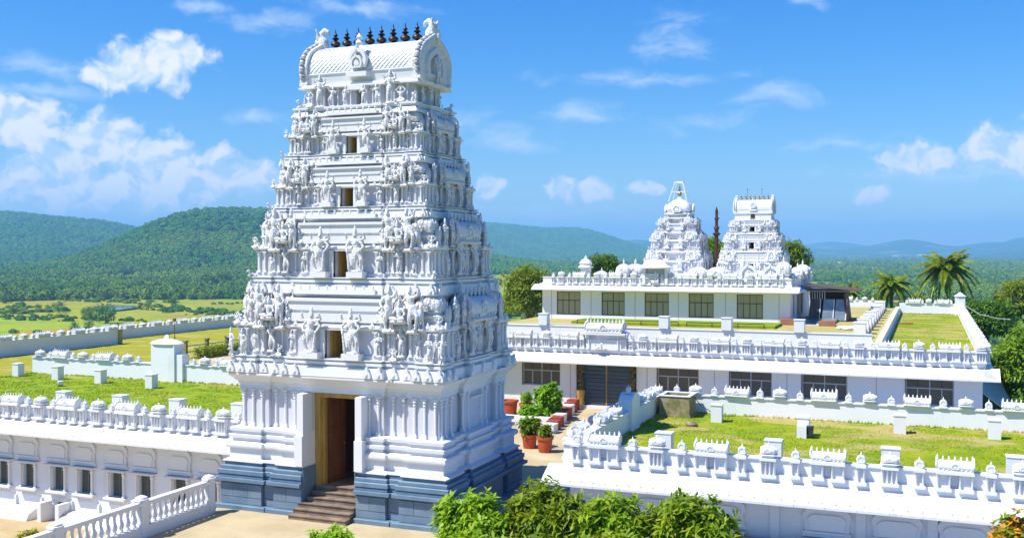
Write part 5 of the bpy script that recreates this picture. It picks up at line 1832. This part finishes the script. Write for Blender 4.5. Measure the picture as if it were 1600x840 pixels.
def rosette_crown(R3, n_ros, leaves, Lr, Wr, seed, low=-.35):
    """crown of leaf whorls on twig ends"""
    rg = np.random.default_rng(seed)
    d = rg.normal(size=(n_ros * 3, 3))
    d /= np.linalg.norm(d, axis=1, keepdims=True)
    d = d[d[:, 2] > low][:n_ros]
    n_ros = len(d)
    lump = .80 + .28 * np.sin(d[:, 0] * 5 + seed) * np.sin(d[:, 1] * 6 + 1.3 * seed) + .10 * rg.normal(size=n_ros)
    lump = np.clip(lump, .5, 1.10)
    depth = rg.uniform(.45, 1.0, n_ros) ** .6
    C = d * np.array(R3) * (lump * depth)[:, None]
    ax = d * np.array([1, 1, .7]) + np.array([0, 0, .55]) + rg.normal(0, .25, (n_ros, 3))
    ax /= np.linalg.norm(ax, axis=1, keepdims=True)
    Ps, Ds, Ls = [], [], []
    for k in range(leaves):
        th = 2 * math.pi * k / leaves + rg.uniform(0, .6, n_ros)
        u = np.cross(ax, [0.3, .2, 1.0])
        u /= np.linalg.norm(u, axis=1, keepdims=True)
        v = np.cross(ax, u)
        tilt = rg.uniform(.15, .85, n_ros)[:, None]
        Ds.append((u * np.cos(th)[:, None] + v * np.sin(th)[:, None]) + ax * tilt)
        Ps.append(C + ax * rg.uniform(-.10, .06, n_ros)[:, None])
        Ls.append(rg.uniform(.7, 1.2, n_ros) * Lr)
    P, Dd, L = np.vstack(Ps), np.vstack(Ds), np.concatenate(Ls)
    v, f = leaf_quads(P, Dd, L, L * Wr / Lr, .28, seed)
    return v, f, C


def bush(name, x, y, z0, zc, R3, label, cat, mat, n_ros=260, leaves=9, Lr=.26, Wr=.075, seed=1, flowers=None, group=None, low=-.35):
    t = thing(name, (x, y, z0), label, cat, group)
    v, f, C = rosette_crown(R3, n_ros, leaves, Lr, Wr, seed, low)
    v = v + np.array([0, 0, zc - z0])
    mats = [mat]
    mi = np.zeros(len(f), int)
    if flowers:
        mats.append(flowers)
        k = len(f) // 2
        rg = np.random.default_rng(seed + 5)
        pick = rg.random(k) < .45
        mi[:k] = pick
        mi[k:] = pick
    o = put('crown', np_mesh('crown', v, f, mats, True, mi), t)
    mb = MB()
    H = zc - z0
    mb.tube([(0, 0, -.05), (.03, .02, H * .5), (0, 0, H)], [.09, .07, .05], 7)
    rg = random.Random(seed)
    for k in range(12):
        c = C[rg.randrange(len(C))]
        mb.tube([(0, 0, H * rg.uniform(.35, .9)), (c[0] * .5, c[1] * .5, H + c[2] * .45), (c[0], c[1], H + c[2])], [.04, .028, .012], 5)
    mb.build('trunk', 'bark', t)
    return t


def tree(name, x, y, z0, zc, R3, label, cat, mat, clumps=90, per=70, size=.34, seed=1, group=None, trunk=.25):
    t = thing(name, (x, y, z0), label, cat, group)
    rg = np.random.default_rng(seed)
    d = rg.normal(size=(clumps, 3))
    d /= np.linalg.norm(d, axis=1, keepdims=True)
    d[:, 2] = np.where(d[:, 2] < -.55, -d[:, 2], d[:, 2])
    rr = rg.uniform(.35, 1.0, clumps) ** .45 * (.82 + .25 * rg.random(clumps))
    C = d * rr[:, None] * np.array(R3)
    cr_ = rg.uniform(.16, .30, clumps) * min(R3)
    q = rg.normal(size=(clumps, per, 3))
    q /= np.linalg.norm(q, axis=2, keepdims=True)
    P = (C[:, None] + q * (cr_[:, None, None] * rg.uniform(.5, 1.05, (clumps, per, 1))) * np.array([1.15, 1.15, .8])).reshape(-1, 3)
    Dd = (q + np.array([0, 0, -.15]) + rg.normal(0, .5, q.shape)).reshape(-1, 3)
    L = rg.uniform(.7, 1.3, len(P)) * size
    v, f = leaf_quads(P, Dd, L, L * .5, .4, seed)
    v = v + np.array([0, 0, zc - z0])
    put('crown', np_mesh('crown', v, f, [mat]), t)
    H = zc - z0
    mb = MB()
    mb.tube([(0, 0, -.3), (.1 * trunk, 0, H * .45), (0, .1 * trunk, H * .8), (0, 0, H + R3[2] * .3)], [trunk, trunk * .8, trunk * .6, trunk * .25], 8)
    for k in range(12):
        c = C[int(rg.integers(clumps))]
        mb.tube([(0, 0, H * rg.uniform(.6, .95)), (c[0] * .5, c[1] * .5, H + c[2] * .5 - .1), (c[0] * .95, c[1] * .95, H + c[2] * .95)], [trunk * .42, trunk * .25, trunk * .08], 5)
    mb.build('trunk', 'bark', t)
    return t


# hedge of the court
rgH = np.random.default_rng(5)
n = 5200
P = np.stack([rgH.uniform(-.6, .6, n), rgH.uniform(77, 95, n), rgH.uniform(.05, 1.0, n)], 1)
D_ = rgH.normal(size=(n, 3)) + np.array([0, 0, .4])
v, f = leaf_quads(P, D_, rgH.uniform(.18, .34, n), np.full(n, .14), .3, 3)
put('foliage', np_mesh('foliage', v, f, ['leaf_yellow']), hd)

# blades of turf on the roof lawns
def turf(name, rects, mat, per, seed, label):
    rg_ = np.random.default_rng(seed)
    P_, S_ = [], []
    for x0, x1, y0, y1, z0 in rects:
        n_ = int((x1 - x0) * (y1 - y0) * per)
        x = rg_.uniform(x0, x1, n_)
        y = rg_.uniform(y0, y1, n_)
        k_ = fbm(x * .9, y * .9, 4, seed) > .43
        P_.append(np.stack([x[k_], y[k_], np.full(k_.sum(), z0)], 1))
        e_ = int((x1 - x0 + y1 - y0) * 2 * 14)
        u = rg_.random(e_)
        sd = rg_.integers(0, 4, e_)
        ex = np.where(sd == 0, x0 + .05, np.where(sd == 1, x1 - .05, x0 + u * (x1 - x0)))
        ey = np.where(sd == 2, y0 + .05, np.where(sd == 3, y1 - .05, y0 + u * (y1 - y0)))
        P_.append(np.stack([ex, ey, np.full(e_, z0)], 1))
        S_.append(rg_.uniform(.6, 1.3, k_.sum()))
        S_.append(rg_.uniform(1.0, 2.6, e_))
    P_, S_ = np.vstack(P_), np.concatenate(S_)
    me = bpy.data.meshes.new(name)
    me.vertices.add(len(P_))
    me.vertices.foreach_set('co', P_.astype(np.float32).ravel())
    a_ = me.attributes.new('size', 'FLOAT', 'POINT')
    a_.data.foreach_set('value', S_.astype(np.float32))
    me.materials.append(MATS[mat])
    o = put(name, me)
    ng = bpy.data.node_groups.new(name, 'GeometryNodeTree')
    ng.interface.new_socket('Geometry', in_out='INPUT', socket_type='NodeSocketGeometry')
    ng.interface.new_socket('Geometry', in_out='OUTPUT', socket_type='NodeSocketGeometry')
    N = ng.nodes
    gi, go, ins = N.new('NodeGroupInput'), N.new('NodeGroupOutput'), N.new('GeometryNodeInstanceOnPoints')
    cn = N.new('GeometryNodeMeshCone')
    cn.inputs['Vertices'].default_value = 4
    cn.inputs['Radius Bottom'].default_value = .035
    cn.inputs['Radius Top'].default_value = .0
    cn.inputs['Depth'].default_value = .05
    sm_ = N.new('GeometryNodeSetMaterial')
    sm_.inputs['Material'].default_value = MATS[mat]
    ng.links.new(cn.outputs['Mesh'], sm_.inputs[0])
    ng.links.new(sm_.outputs[0], ins.inputs['Instance'])
    ng.links.new(gi.outputs[0], ins.inputs['Points'])
    at_ = N.new('GeometryNodeInputNamedAttribute')
    at_.data_type = 'FLOAT'
    at_.inputs['Name'].default_value = 'size'
    ng.links.new(at_.outputs[0], ins.inputs['Scale'])
    rv = N.new('FunctionNodeRandomValue')
    rv.data_type = 'FLOAT_VECTOR'
    rv.inputs[0].default_value = (-.6, -.6, 0)
    rv.inputs[1].default_value = (.6, .6, 6.28)
    ng.links.new(rv.outputs[0], ins.inputs['Rotation'])
    ng.links.new(ins.outputs[0], go.inputs[0])
    md = o.modifiers.new('turf', 'NODES')
    md.node_group = ng
    tag(o, label, 'grass', kind='stuff')


turf('left_lawn_grass', [(-51.9, -25.3, 36.95, 47.7, LAWN)], 'lawn_fresh', 40, 3, 'short grass growing on the left wing roof lawn')
turf('right_lawn_grass', [(-11.6, 8.0, 36.7, 47.7, LAWN)], 'lawn', 45, 4, 'short dry grass growing on the right wing roof lawn')
turf('far_lawn_grass', [(-2.45, 2.7, 63.0, 107.9, TZ + .002)], 'lawn', 22, 5, 'short grass growing on the narrow far roof lawn')

# foreground bushes in front of the tower and the right wing
FGB = [(-13.2, 29.0, 1.35, (1.35, 1.1, 1.10), 'bright green large-leaved bush at the tower corner, leftmost of the foreground clump', 3),
       (-10.95, 29.5, 1.60, (1.5, 1.2, 1.35), 'tallest bright green bush of the foreground clump, before the passage', 4),
       (-8.8, 29.5, 1.55, (1.35, 1.1, 1.15), 'bright green bush of the foreground clump below the right wing corner', 5),
       (-6.4, 29.5, 1.75, (1.5, 1.1, 1.15), 'bright green bush at the right end of the foreground clump', 6),
       (-12.1, 27.6, .75, (1.5, 1.0, .95), 'low front bush spreading before the foreground clump', 8),
       (-8.0, 27.8, 1.05, (1.9, 1.0, .95), 'low front bush under the right part of the foreground clump', 9)]
for x, y, zc, R3, l, sd in FGB:
    bush('garden_bush', x, y, 0, zc, R3, l, 'bush', 'leaf_bright', 420, 10, .34, .10, sd, None, 'bushes before the tower')
bush('garden_bush', -17.15, 27.2, 0, .85, (.95, .7, .60), 'small bright green bush in front of the steps', 'bush', 'leaf_bright', 150, 9, .26, .075, 14)
bush('flowering_shrub', 2.15, 27.4, 0, 3.05, (.75, .7, .65), 'shrub with orange flowers at the lower right corner', 'shrub', 'leaf_yellow', 160, 8, .22, .10, 21, 'flower_orange')
bush('flowering_shrub', -30.0, 27.4, -2.6, -.55, (.75, .6, .55), 'shrub with yellow flowers beside the balustrade', 'shrub', 'leaf_yellow', 120, 8, .20, .09, 22, 'flower_yellow')

# pots and plants behind the tower
pot(-18.75, 48.3, .36, .72, 'terracotta pot with a leafy shrub close behind the tower', 2)
bush('potted_shrub', -18.8, 48.35, .62, 1.15, (.62, .55, .50), 'leafy green shrub growing in the pot close behind the tower', 'shrub', 'leaf_mid', 150, 8, .24, .10, 31, low=-.95)
pot(-17.65, 47.6, .36, .78, 'tall terracotta pot with a small white-edged plant on the path', 2)
bush('potted_plant', -17.65, 47.6, .68, 1.0, (.32, .3, .4), 'small pale plant in the tall terracotta pot', 'plant', 'leaf_mid', 60, 7, .28, .09, 32, low=-.9)
pot(-23.75, 57.8, .42, .9, 'square red planter by the hall wall nearest the tower', 8)
pot(-22.55, 57.6, .45, .8, 'round terracotta pot below the hall window', 0)
bush('potted_plant', -22.55, 57.6, .7, 1.1, (.5, .4, .35), 'low plant spilling from the round terracotta pot', 'plant', 'leaf_mid', 60, 7, .26, .09, 33, low=-.9)
bush('path_shrub', -20.75, 56.6, 0, 1.30, (.85, .8, 1.15), 'tall green shrub beside the red and white curb', 'shrub', 'leaf_mid', 320, 9, .28, .12, 34, low=-.95)
bush('path_shrub', -21.3, 55.2, 0, .6, (1.0, .8, .5), 'low green shrub under the tall shrub by the path', 'shrub', 'leaf_mid', 200, 8, .30, .12, 35, low=-.95)

# trees around the precinct
tree('shade_tree', 7.6, 84.0, -6, 1.2, (3.2, 3.2, 3.3), 'large bright green tree at the right edge beside the far lawn wall', 'tree', 'leaf_mid', 170, 90, .36, 51, None, .3)
tree('shade_tree', 10.6, 79.0, -8, -1.5, (3.8, 3.5, 3.6), 'bright green tree at the far right below the large tree', 'tree', 'leaf_mid', 150, 90, .36, 58, None, .3)
tree('shade_tree', 5.4, 74.0, -5, -2.6, (2.2, 2.6, 2.4), 'low yellow-green tree hugging the hall side wall', 'tree', 'leaf_yellow', 70, 80, .34, 61, None, .2)
tree('shade_tree', 5.9, 121.0, -10, 2.4, (3.1, 3.1, 2.5), 'round dark green tree right of the far roof lawn', 'tree', 'leaf_dark', 120, 80, .34, 52, None, .3)
tree('shade_tree', 11.3, 139.0, -16, 3.6, (4.2, 3.6, 3.2), 'yellowish tree at the right edge behind the round dark tree', 'tree', 'leaf_yellow', 100, 80, .36, 53, None, .3)
tree('shade_tree', 9.6, 112.0, -14, -1.6, (3.6, 3.6, 3.2), 'dark tree on the slope between the large tree and the round tree', 'tree', 'leaf_dark', 110, 80, .36, 59, None, .3)
tree('shade_tree', -46.0, 118.0, -4, 4.4, (3.4, 3.2, 4.0), 'tall yellow-green tree just right of the tower shaft', 'tree', 'leaf_yellow', 130, 80, .36, 54, None, .3)
tree('shade_tree', -43.4, 121.0, -4, 3.4, (3.2, 3.0, 3.2), 'yellow-green tree beside the left end of the sanctuary', 'tree', 'leaf_yellow', 110, 80, .36, 55, None, .3)
tree('shade_tree', -36.5, 119.0, -2, 7.4, (2.6, 2.4, 2.2), 'dark green tree top behind the sanctuary kiosk', 'tree', 'leaf_dark', 90, 70, .34, 56, None, .25)
tree('shade_tree', -25.8, 126.0, -2, 9.0, (4.2, 3.0, 2.8), 'green tree top between the domed tower and the flagstaff', 'tree', 'leaf_mid', 110, 80, .36, 57, None, .25)
tree('shade_tree', -15.9, 126.0, -2, 9.0, (2.8, 2.6, 2.4), 'green tree top at the right side of the small gate tower', 'tree', 'leaf_mid', 90, 70, .34, 60, None, .25)


# coconut palms
def frond_mesh(L, droop, seed):
    rg = np.random.default_rng(seed)
    k = 26
    s = np.linspace(0, 1, k)
    up = math.sin(.9 - droop * .3)
    X = L * (s * .95)
    Zr = L * (.55 * up * s - (.55 + droop * .75) * s ** 2.2)
    P, D, Ln = [], [], []
    for i in range(2, k):
        for sg in (-1, 1):
            for j in range(2):
                q = s[i] - j * .02
                P.append((L * q * .95, 0, L * (.55 * up * q - (.55 + droop * .75) * q ** 2.2)))
                D.append((.55 + .5 * s[i], sg * (1.0 - .35 * s[i]), -.55 + rg.normal(0, .12)))
                Ln.append(L * .26 * math.sin(math.pi * min(1, .12 + .86 * s[i])) ** .6 * rg.uniform(.85, 1.1))
    P, D, Ln = np.array(P), np.array(D), np.array(Ln)
    v, f = leaf_quads(P, D, Ln, np.full(len(Ln), .15), .6, seed)
    mb = MB()
    mb.tube([(X[i], 0, Zr[i]) for i in range(0, k, 3)], [.05 - .04 * i / k for i in range(0, k, 3)], 5)
    vv = np.vstack([v, np.array(mb.v)])
    me = bpy.data.meshes.new('frond')
    o = len(v)
    me.from_pydata([tuple(q) for q in vv], [], [tuple(q) for q in f] + [tuple(i + o for i in q) for q in mb.f])
    me.materials.append(MATS['leaf_palm'])
    me.update()
    return me


FR = [frond_mesh(3.4, dr, 70 + i) for i, dr in enumerate((.15, .45, .8, 1.15))]


def palm(x, y, z0, zc, k, label, seed, n=20):
    t = thing('coconut_palm', (x, y, z0), label, 'palm tree', 'coconut palms behind the terrace')
    H = zc - z0
    MB().tube([(.5, .2, -.3), (.3, .1, H * .4), (.05, 0, H * .8), (0, 0, H)], [.26, .2, .17, .2], 9).build('trunk', 'palm_bark', t, smooth=True)
    rg = random.Random(seed)
    for i in range(n):
        el_ = i / n
        put('frond', FR[min(3, int(el_ * 4))], t, (0, 0, H - .1), (0, rg.uniform(-.1, .1) - (.95 - 1.25 * el_), i * 2.39996 + rg.uniform(-.25, .25)), k * rg.uniform(.85, 1.1))
    nuts = MB()
    for i in range(7):
        nuts.ball((.3 * math.cos(i * .9), .3 * math.sin(i * .9), H - .35 - .1 * (i % 2)), .15, 6, 5)
    nuts.build('coconuts', 'gold_wood', t)


palm(2.1, 138.0, -14, 7.9, 1.05, 'tall coconut palm with drooping fronds beyond the narrow roof lawn', 1, 44)
palm(-4.4, 141.0, -14, 5.7, .80, 'shorter coconut palm left of the tall palm', 2, 36)
palm(-10.0, 146.0, -14, 4.6, .66, 'small palm half hidden beside the sanctuary porch', 3, 22)
for i, (x, y, zc, r, m) in enumerate([(-1.2, 146, 2.4, 2.2, 'leaf_yellow'), (1.2, 147, 2.0, 2.0, 'leaf_mid'), (4.3, 143, 2.2, 2.2, 'leaf_yellow'), (-7.2, 147, 2.2, 2.2, 'leaf_mid'), (-12.6, 148, 2.6, 2.4, 'leaf_dark')]):
    tree('scrub_tree', x, y, -14, zc, (r, r, r * .8), ['yellow-green scrub right behind the shorter palm', 'green scrub at the foot of the tall palm', 'yellow-green scrub right of the tall palm', 'green scrub between the short palms', 'dark scrub beside the sanctuary porch canopy'][i], 'tree', m, 50, 60, .36, 80 + i, None, .2)

# ------------------------------------------------------------------ far country: woods, lone trees, houses, pond
def forest_group(name, mat, detail=2):
    ng = bpy.data.node_groups.new(name, 'GeometryNodeTree')
    ng.interface.new_socket('Geometry', in_out='INPUT', socket_type='NodeSocketGeometry')
    ng.interface.new_socket('Geometry', in_out='OUTPUT', socket_type='NodeSocketGeometry')
    N = ng.nodes
    gi, go = N.new('NodeGroupInput'), N.new('NodeGroupOutput')
    ins = N.new('GeometryNodeInstanceOnPoints')
    kinds = N.new('GeometryNodeGeometryToInstance')
    for k in range(3):
        ico = N.new('GeometryNodeMeshIcoSphere')
        ico.inputs['Subdivisions'].default_value = detail + 1
        ico.inputs['Radius'].default_value = 1.0
        sp_ = N.new('GeometryNodeSetPosition')
        nz_ = N.new('ShaderNodeTexNoise')
        nz_.inputs['Scale'].default_value = 2.4
        nz_.inputs['Detail'].default_value = 3
        ps = N.new('GeometryNodeInputPosition')
        add = N.new('ShaderNodeVectorMath')
        add.inputs[1].default_value = (k * 7.3, k * 3.1, k * 1.7)
        ng.links.new(ps.outputs[0], add.inputs[0])
        ng.links.new(add.outputs[0], nz_.inputs['Vector'])
        sb = N.new('ShaderNodeVectorMath')
        sb.operation = 'SUBTRACT'
        sb.inputs[1].default_value = (.5, .5, .5)
        ng.links.new(nz_.outputs['Color'], sb.inputs[0])
        ml = N.new('ShaderNodeVectorMath')
        ml.operation = 'SCALE'
        ml.inputs[3].default_value = 1.5
        ng.links.new(sb.outputs[0], ml.inputs[0])
        ng.links.new(ico.outputs['Mesh'], sp_.inputs['Geometry'])
        ng.links.new(ml.outputs[0], sp_.inputs['Offset'])
        sm = N.new('GeometryNodeSetMaterial')
        sm.inputs['Material'].default_value = MATS[mat]
        ng.links.new(sp_.outputs[0], sm.inputs[0])
        ng.links.new(sm.outputs[0], kinds.inputs[0])
    ng.links.new(gi.outputs[0], ins.inputs['Points'])
    ng.links.new(kinds.outputs[0], ins.inputs['Instance'])
    ins.inputs['Pick Instance'].default_value = True
    at = N.new('GeometryNodeInputNamedAttribute')
    at.data_type = 'FLOAT_VECTOR'
    at.inputs['Name'].default_value = 'size'
    ng.links.new(at.outputs[0], ins.inputs['Scale'])
    rt = N.new('FunctionNodeRandomValue')
    rt.data_type = 'FLOAT_VECTOR'
    rt.inputs[1].default_value = (.2, .2, 6.28)
    ng.links.new(rt.outputs[0], ins.inputs['Rotation'])
    ng.links.new(ins.outputs[0], go.inputs[0])
    return ng


def forest(name, P, S, mat, label, cat):
    me = bpy.data.meshes.new(name)
    me.vertices.add(len(P))
    me.vertices.foreach_set('co', P.astype(np.float32).ravel())
    a = me.attributes.new('size', 'FLOAT_VECTOR', 'POINT')
    a.data.foreach_set('vector', S.astype(np.float32).ravel())
    me.materials.append(MATS[mat])
    o = put(name, me)
    md = o.modifiers.new('trees', 'NODES')
    md.node_group = forest_group(name, mat)
    return tag(o, label, cat, kind='stuff')


def scatter(n, r0, r1, a0, a1, seed, power=1.0):
    rg = np.random.default_rng(seed)
    r = np.sqrt(rg.uniform(0, 1, n) * (r1 ** 2 - r0 ** 2) + r0 ** 2) if power == 1.0 else r0 * (r1 / r0) ** rg.uniform(0, 1, n)
    a = rg.uniform(a0, a1, n)
    return r * np.sin(a), r * np.cos(a), rg


def px_az(px):
    d = look(px, 393)
    return math.atan2(d[0], d[1])


# wooded hills
x, y, rg = scatter(90000, 1900, 9000, px_az(-330), px_az(1080), 101, 1.0)
z = terrain(x, y)
keep = (z > -37.5 + 4 * fbm(x / 150, y / 150, 3, 2)) | (np.arctan2(x, y) < px_az(620))
near_ = np.hypot(x, y) < 3600
x, y, z = x[keep], y[keep], z[keep]
s = rg.uniform(6.0, 11.0, len(x)) * (1 + .8 * np.clip((np.hypot(x, y) - 3000) / 4000, 0, 1))
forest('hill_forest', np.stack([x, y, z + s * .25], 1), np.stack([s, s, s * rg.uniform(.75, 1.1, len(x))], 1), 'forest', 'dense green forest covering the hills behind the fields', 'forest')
# belt of wood at the foot of the hills and over the right-hand valley
xa, ya, rg = scatter(13000, 1050, 2300, px_az(-200), px_az(480), 102)
dens = fbm(xa / 170, ya / 130, 3, 8)
keep = (dens > .30) & (np.hypot(xa, ya) > 1080 + 120 * (fbm(xa / 200, ya / 200, 2, 4)))
xa, ya = xa[keep], ya[keep]
xb, yb, rg2 = scatter(60000, 300, 6500, px_az(700), px_az(1760), 103, 2.0)
dens = fbm(xb / 210, yb / 150, 4, 6)
keep = dens > .505
xb, yb = xb[keep], yb[keep]
x, y = np.concatenate([xa, xb]), np.concatenate([ya, yb])
z = terrain(x, y)
rg = np.random.default_rng(104)
s = rg.uniform(3.0, 7.0, len(x)) * (1 + .5 * np.clip((np.hypot(x, y) - 1500) / 2500, 0, 1))
forest('valley_wood', np.stack([x, y, z + s * .55], 1), np.stack([s, s, s * rg.uniform(.85, 1.3, len(x))], 1), 'forest_plain', 'mixed woodland over the plain and valley floor', 'woodland')


# low scrub dotted over the near fields and slopes
xs_, ys_, rgs = scatter(9000, 150, 1150, px_az(-250), px_az(520), 105, 2.0)
dn = fbm(xs_ / 70, ys_ / 45, 4, 12)
kp = dn > .60
xs_, ys_ = xs_[kp], ys_[kp]
zs_ = terrain(xs_, ys_)
ss_ = rgs.uniform(.25, 1.0, len(xs_)) ** 1.6 * 2.2 * (1 + np.hypot(xs_, ys_) / 1000)
forest('scrub', np.stack([xs_, ys_, zs_ + ss_ * .2], 1), np.stack([ss_, ss_, ss_ * .6], 1), 'forest_plain', 'low green scrub dotted over the fields beyond the court wall', 'scrub')


def ground_at(px, py):
    """where a sight line meets the open country"""
    d = look(px, py)
    t = np.geomspace(60, 12000, 1100)
    k = CAMZ + d[2] * t <= terrain(d[0] * t, d[1] * t)
    if not k.any():
        return None
    p = d * t[int(np.argmax(k))]
    return p[0], p[1], CAMZ + p[2]


# lone trees in the left fields
lone_src = []
rg = random.Random(77)
crowns = []
for k in range(5):
    g = np.random.default_rng(200 + k)
    d = g.normal(size=(26, 3))
    d /= np.linalg.norm(d, axis=1, keepdims=True)
    C = d * (g.uniform(.3, 1, 26) ** .5)[:, None] * np.array([1, 1, .82])
    q = g.normal(size=(26, 46, 3))
    q /= np.linalg.norm(q, axis=2, keepdims=True)
    P = (C[:, None] + q * g.uniform(.18, .34, (26, 1, 1))).reshape(-1, 3)
    v, f = leaf_quads(P, (q + g.normal(0, .5, q.shape)).reshape(-1, 3), g.uniform(.12, .22, len(P)), np.full(len(P), .11), .4, k)
    crowns.append([np_mesh('crown', v, f, [m]) for m in ('leaf_dark', 'leaf_mid')])
trunk_me = MB().tube([(0, 0, -.5), (.02, 0, .4), (0, .03, 1.0)], [.10, .07, .04], 6).mesh('trunk', 'bark')
SPOT = [(92, 488, 11, 'dark round tree standing alone in the green field left of the pond'), (165, 505, 20, 'large dark tree cluster in front of the pond'), (150, 500, 14, 'lower tree hugging the large dark cluster by the pond'),
        (136, 497, 11, 'bushy tree left of the dark cluster by the pond'), (60, 486, 7, 'small bush in the green field at the far left'), (75, 487, 7, 'small bush next to the lone round tree'), (20, 490, 7, 'low bush at the left edge of the green field'),
        (232, 484, 9, 'bush right of the pond'), (220, 484, 6, 'small bush on the pond bank'), (272, 477, 8, 'bush pair in the field right of the pond'), (258, 489, 7, 'low bush in front of the field bush pair'),
        (292, 466, 12, 'tree with pale top before the brown field'), (298, 468, 8, 'bush joined to the pale topped tree'), (340, 465, 7, 'small round bush near the tower in the field'), (372, 462, 6, 'small bush close to the tower shoulder'),
        (153, 460, 15, 'tree at the front of the wood, left of the red field strip'), (128, 461, 15, 'tree at the front of the wood with bare earth to its left'), (216, 459, 15, 'round tree at the front of the wood'), (243, 461, 14, 'round tree beside the field edge of the wood'),
        (188, 459, 14, 'light green tree at the front of the wood'), (100, 459, 11, 'tree at the wood edge above the left field'), (70, 467, 14, 'tree group leader at the left wood edge'), (50, 469, 11, 'tree left of the group at the wood edge'),
        (325, 452, 16, 'large round tree at the right part of the wood edge'), (348, 451, 18, 'largest tree at the wood edge beside the tower'), (278, 453, 15, 'tree by the brown field at the wood edge'), (8, 474, 10, 'tree at the far left field edge'),
        (140, 513, 9, 'scrubby bush above the far court wall'), (115, 515, 8, 'scrub on the slope above the court wall'), (180, 516, 8, 'brownish scrub below the dark cluster'), (205, 514, 6, 'small scrub right of the brownish scrub')]
for i, (px, py, hp, l) in enumerate(SPOT):
    g = ground_at(px, py)
    if g is None:
        continue
    dist = math.hypot(g[0], g[1])
    hgt = hp * 1.55 * dist / FPX
    t = thing('field_tree', (g[0], g[1], g[2] - .2), l, 'tree', 'trees in the left fields')
    rr = hgt * rg.uniform(.42, .56)
    put('trunk', trunk_me, t, (0, 0, 0), 0, (hgt * .5, hgt * .5, hgt * .55))
    put('crown', crowns[i % 5][1 if i in (19, 14, 28, 27) else 0], t, (0, 0, hgt * .55), rg.uniform(0, 6), (rr * 1.1, rr * 1.1, hgt * .50))

# pond and a few far buildings
g = ground_at(180, 482)
pd = MB()
ring = []
dp = look(180, 482)
dp = dp / np.linalg.norm(dp[:2])
sd = np.array([dp[1], -dp[0]])
for i in range(28):
    a = 2 * math.pi * i / 28
    k = 1 + .12 * math.sin(3 * a + 1)
    q = np.array(g[:2]) + sd * math.cos(a) * 19 * k + np.array(dp[:2]) * math.sin(a) * 45 * k
    ring.append((q[0], q[1], g[2] + 1.3))
pd.add(ring, [tuple(range(28))])
tag(pd.build('pond', 'water'), kind='structure')


def house(px, py, w_, d_, h_, label, roof='roof_red', rz=0.0):
    g = ground_at(px, py)
    if g is None:
        return
    t = thing('far_house', (g[0], g[1], g[2] - .3), label, 'house', None, rz)
    wallbox(MB(), -w_ / 2, w_ / 2, 0, h_, -d_ / 2, -d_ / 2 + .4, [(-w_ * .3, -w_ * .12, h_ * .35, h_ * .75), (w_ * .12, w_ * .3, h_ * .35, h_ * .75)]).box(-w_ / 2, w_ / 2, -d_ / 2 + .4, d_ / 2, 0, h_).build('wall', 'house_white', t)
    for s in (-1, 1):
        MB().box(s * w_ * .21 - w_ * .09, s * w_ * .21 + w_ * .09, -d_ / 2 + .1, -d_ / 2 + .2, h_ * .35, h_ * .75).build('window', 'glass', t)
    MB().loft([[(-w_ * .55, -d_ * .58, h_), (w_ * .55, -d_ * .58, h_), (w_ * .55, d_ * .58, h_), (-w_ * .55, d_ * .58, h_)], [(-w_ * .5, -.1, h_ * 1.45), (w_ * .5, -.1, h_ * 1.45), (w_ * .5, .1, h_ * 1.45), (-w_ * .5, .1, h_ * 1.45)]]).build('roof', roof, t)


house(822, 423, 26, 14, 6, 'long red-roofed house in the valley just right of the tower', 'roof_red', .4)
house(812, 417, 22, 14, 7, 'pale house in the valley right of the tower shaft', 'house_white', .4)
house(1418, 424, 22, 12, 6, 'red-roofed house in the valley left of the tall palm', 'roof_red', .1)
house(1312, 413, 26, 16, 7, 'white buildings in the valley beyond the sanctuary porch', 'house_white', .2)
house(1400, 401, 60, 25, 9, 'white far-off sheds under the ridge left of the tall palm', 'house_white', .1)
house(1440, 400, 70, 25, 9, 'white far-off sheds under the ridge by the tall palm', 'house_white', .1)
house(1575, 508, 7, 5, 3.2, 'white shed roof among the trees at the right edge', 'house_white', .3)
house(40, 424, 18, 10, 6, 'pale house under the left hill at the wood edge', 'house_white', -.5)

# slack cable at the right
tag(MB().tube([(3.0, 98, 5.3), (4.2, 97.5, 4.55), (5.6, 97, 4.25), (6.6, 96.5, 4.22)], .03, 6).build('overhead_cable', 'grey_frame'), 'white slack cable hanging from the far terrace corner to the right', 'cable')

# ------------------------------------------------------------------ haze over the plain
hm = bpy.data.materials.new('haze')
hm.use_nodes = True
ht = NT(hm.node_tree)
vol = ht.n('ShaderNodeVolumePrincipled', ins={'Color': (.27, .60, 1.0), 'Density': 1.3e-4, 'Anisotropy': 0.0})
ht.n('ShaderNodeOutputMaterial', ins={'Volume': vol.outputs[0]})
MATS['haze'] = hm
tag(MB().box(-19500, 19500, -19500, 19500, -62, 480).build('haze', 'haze'), kind='stuff')
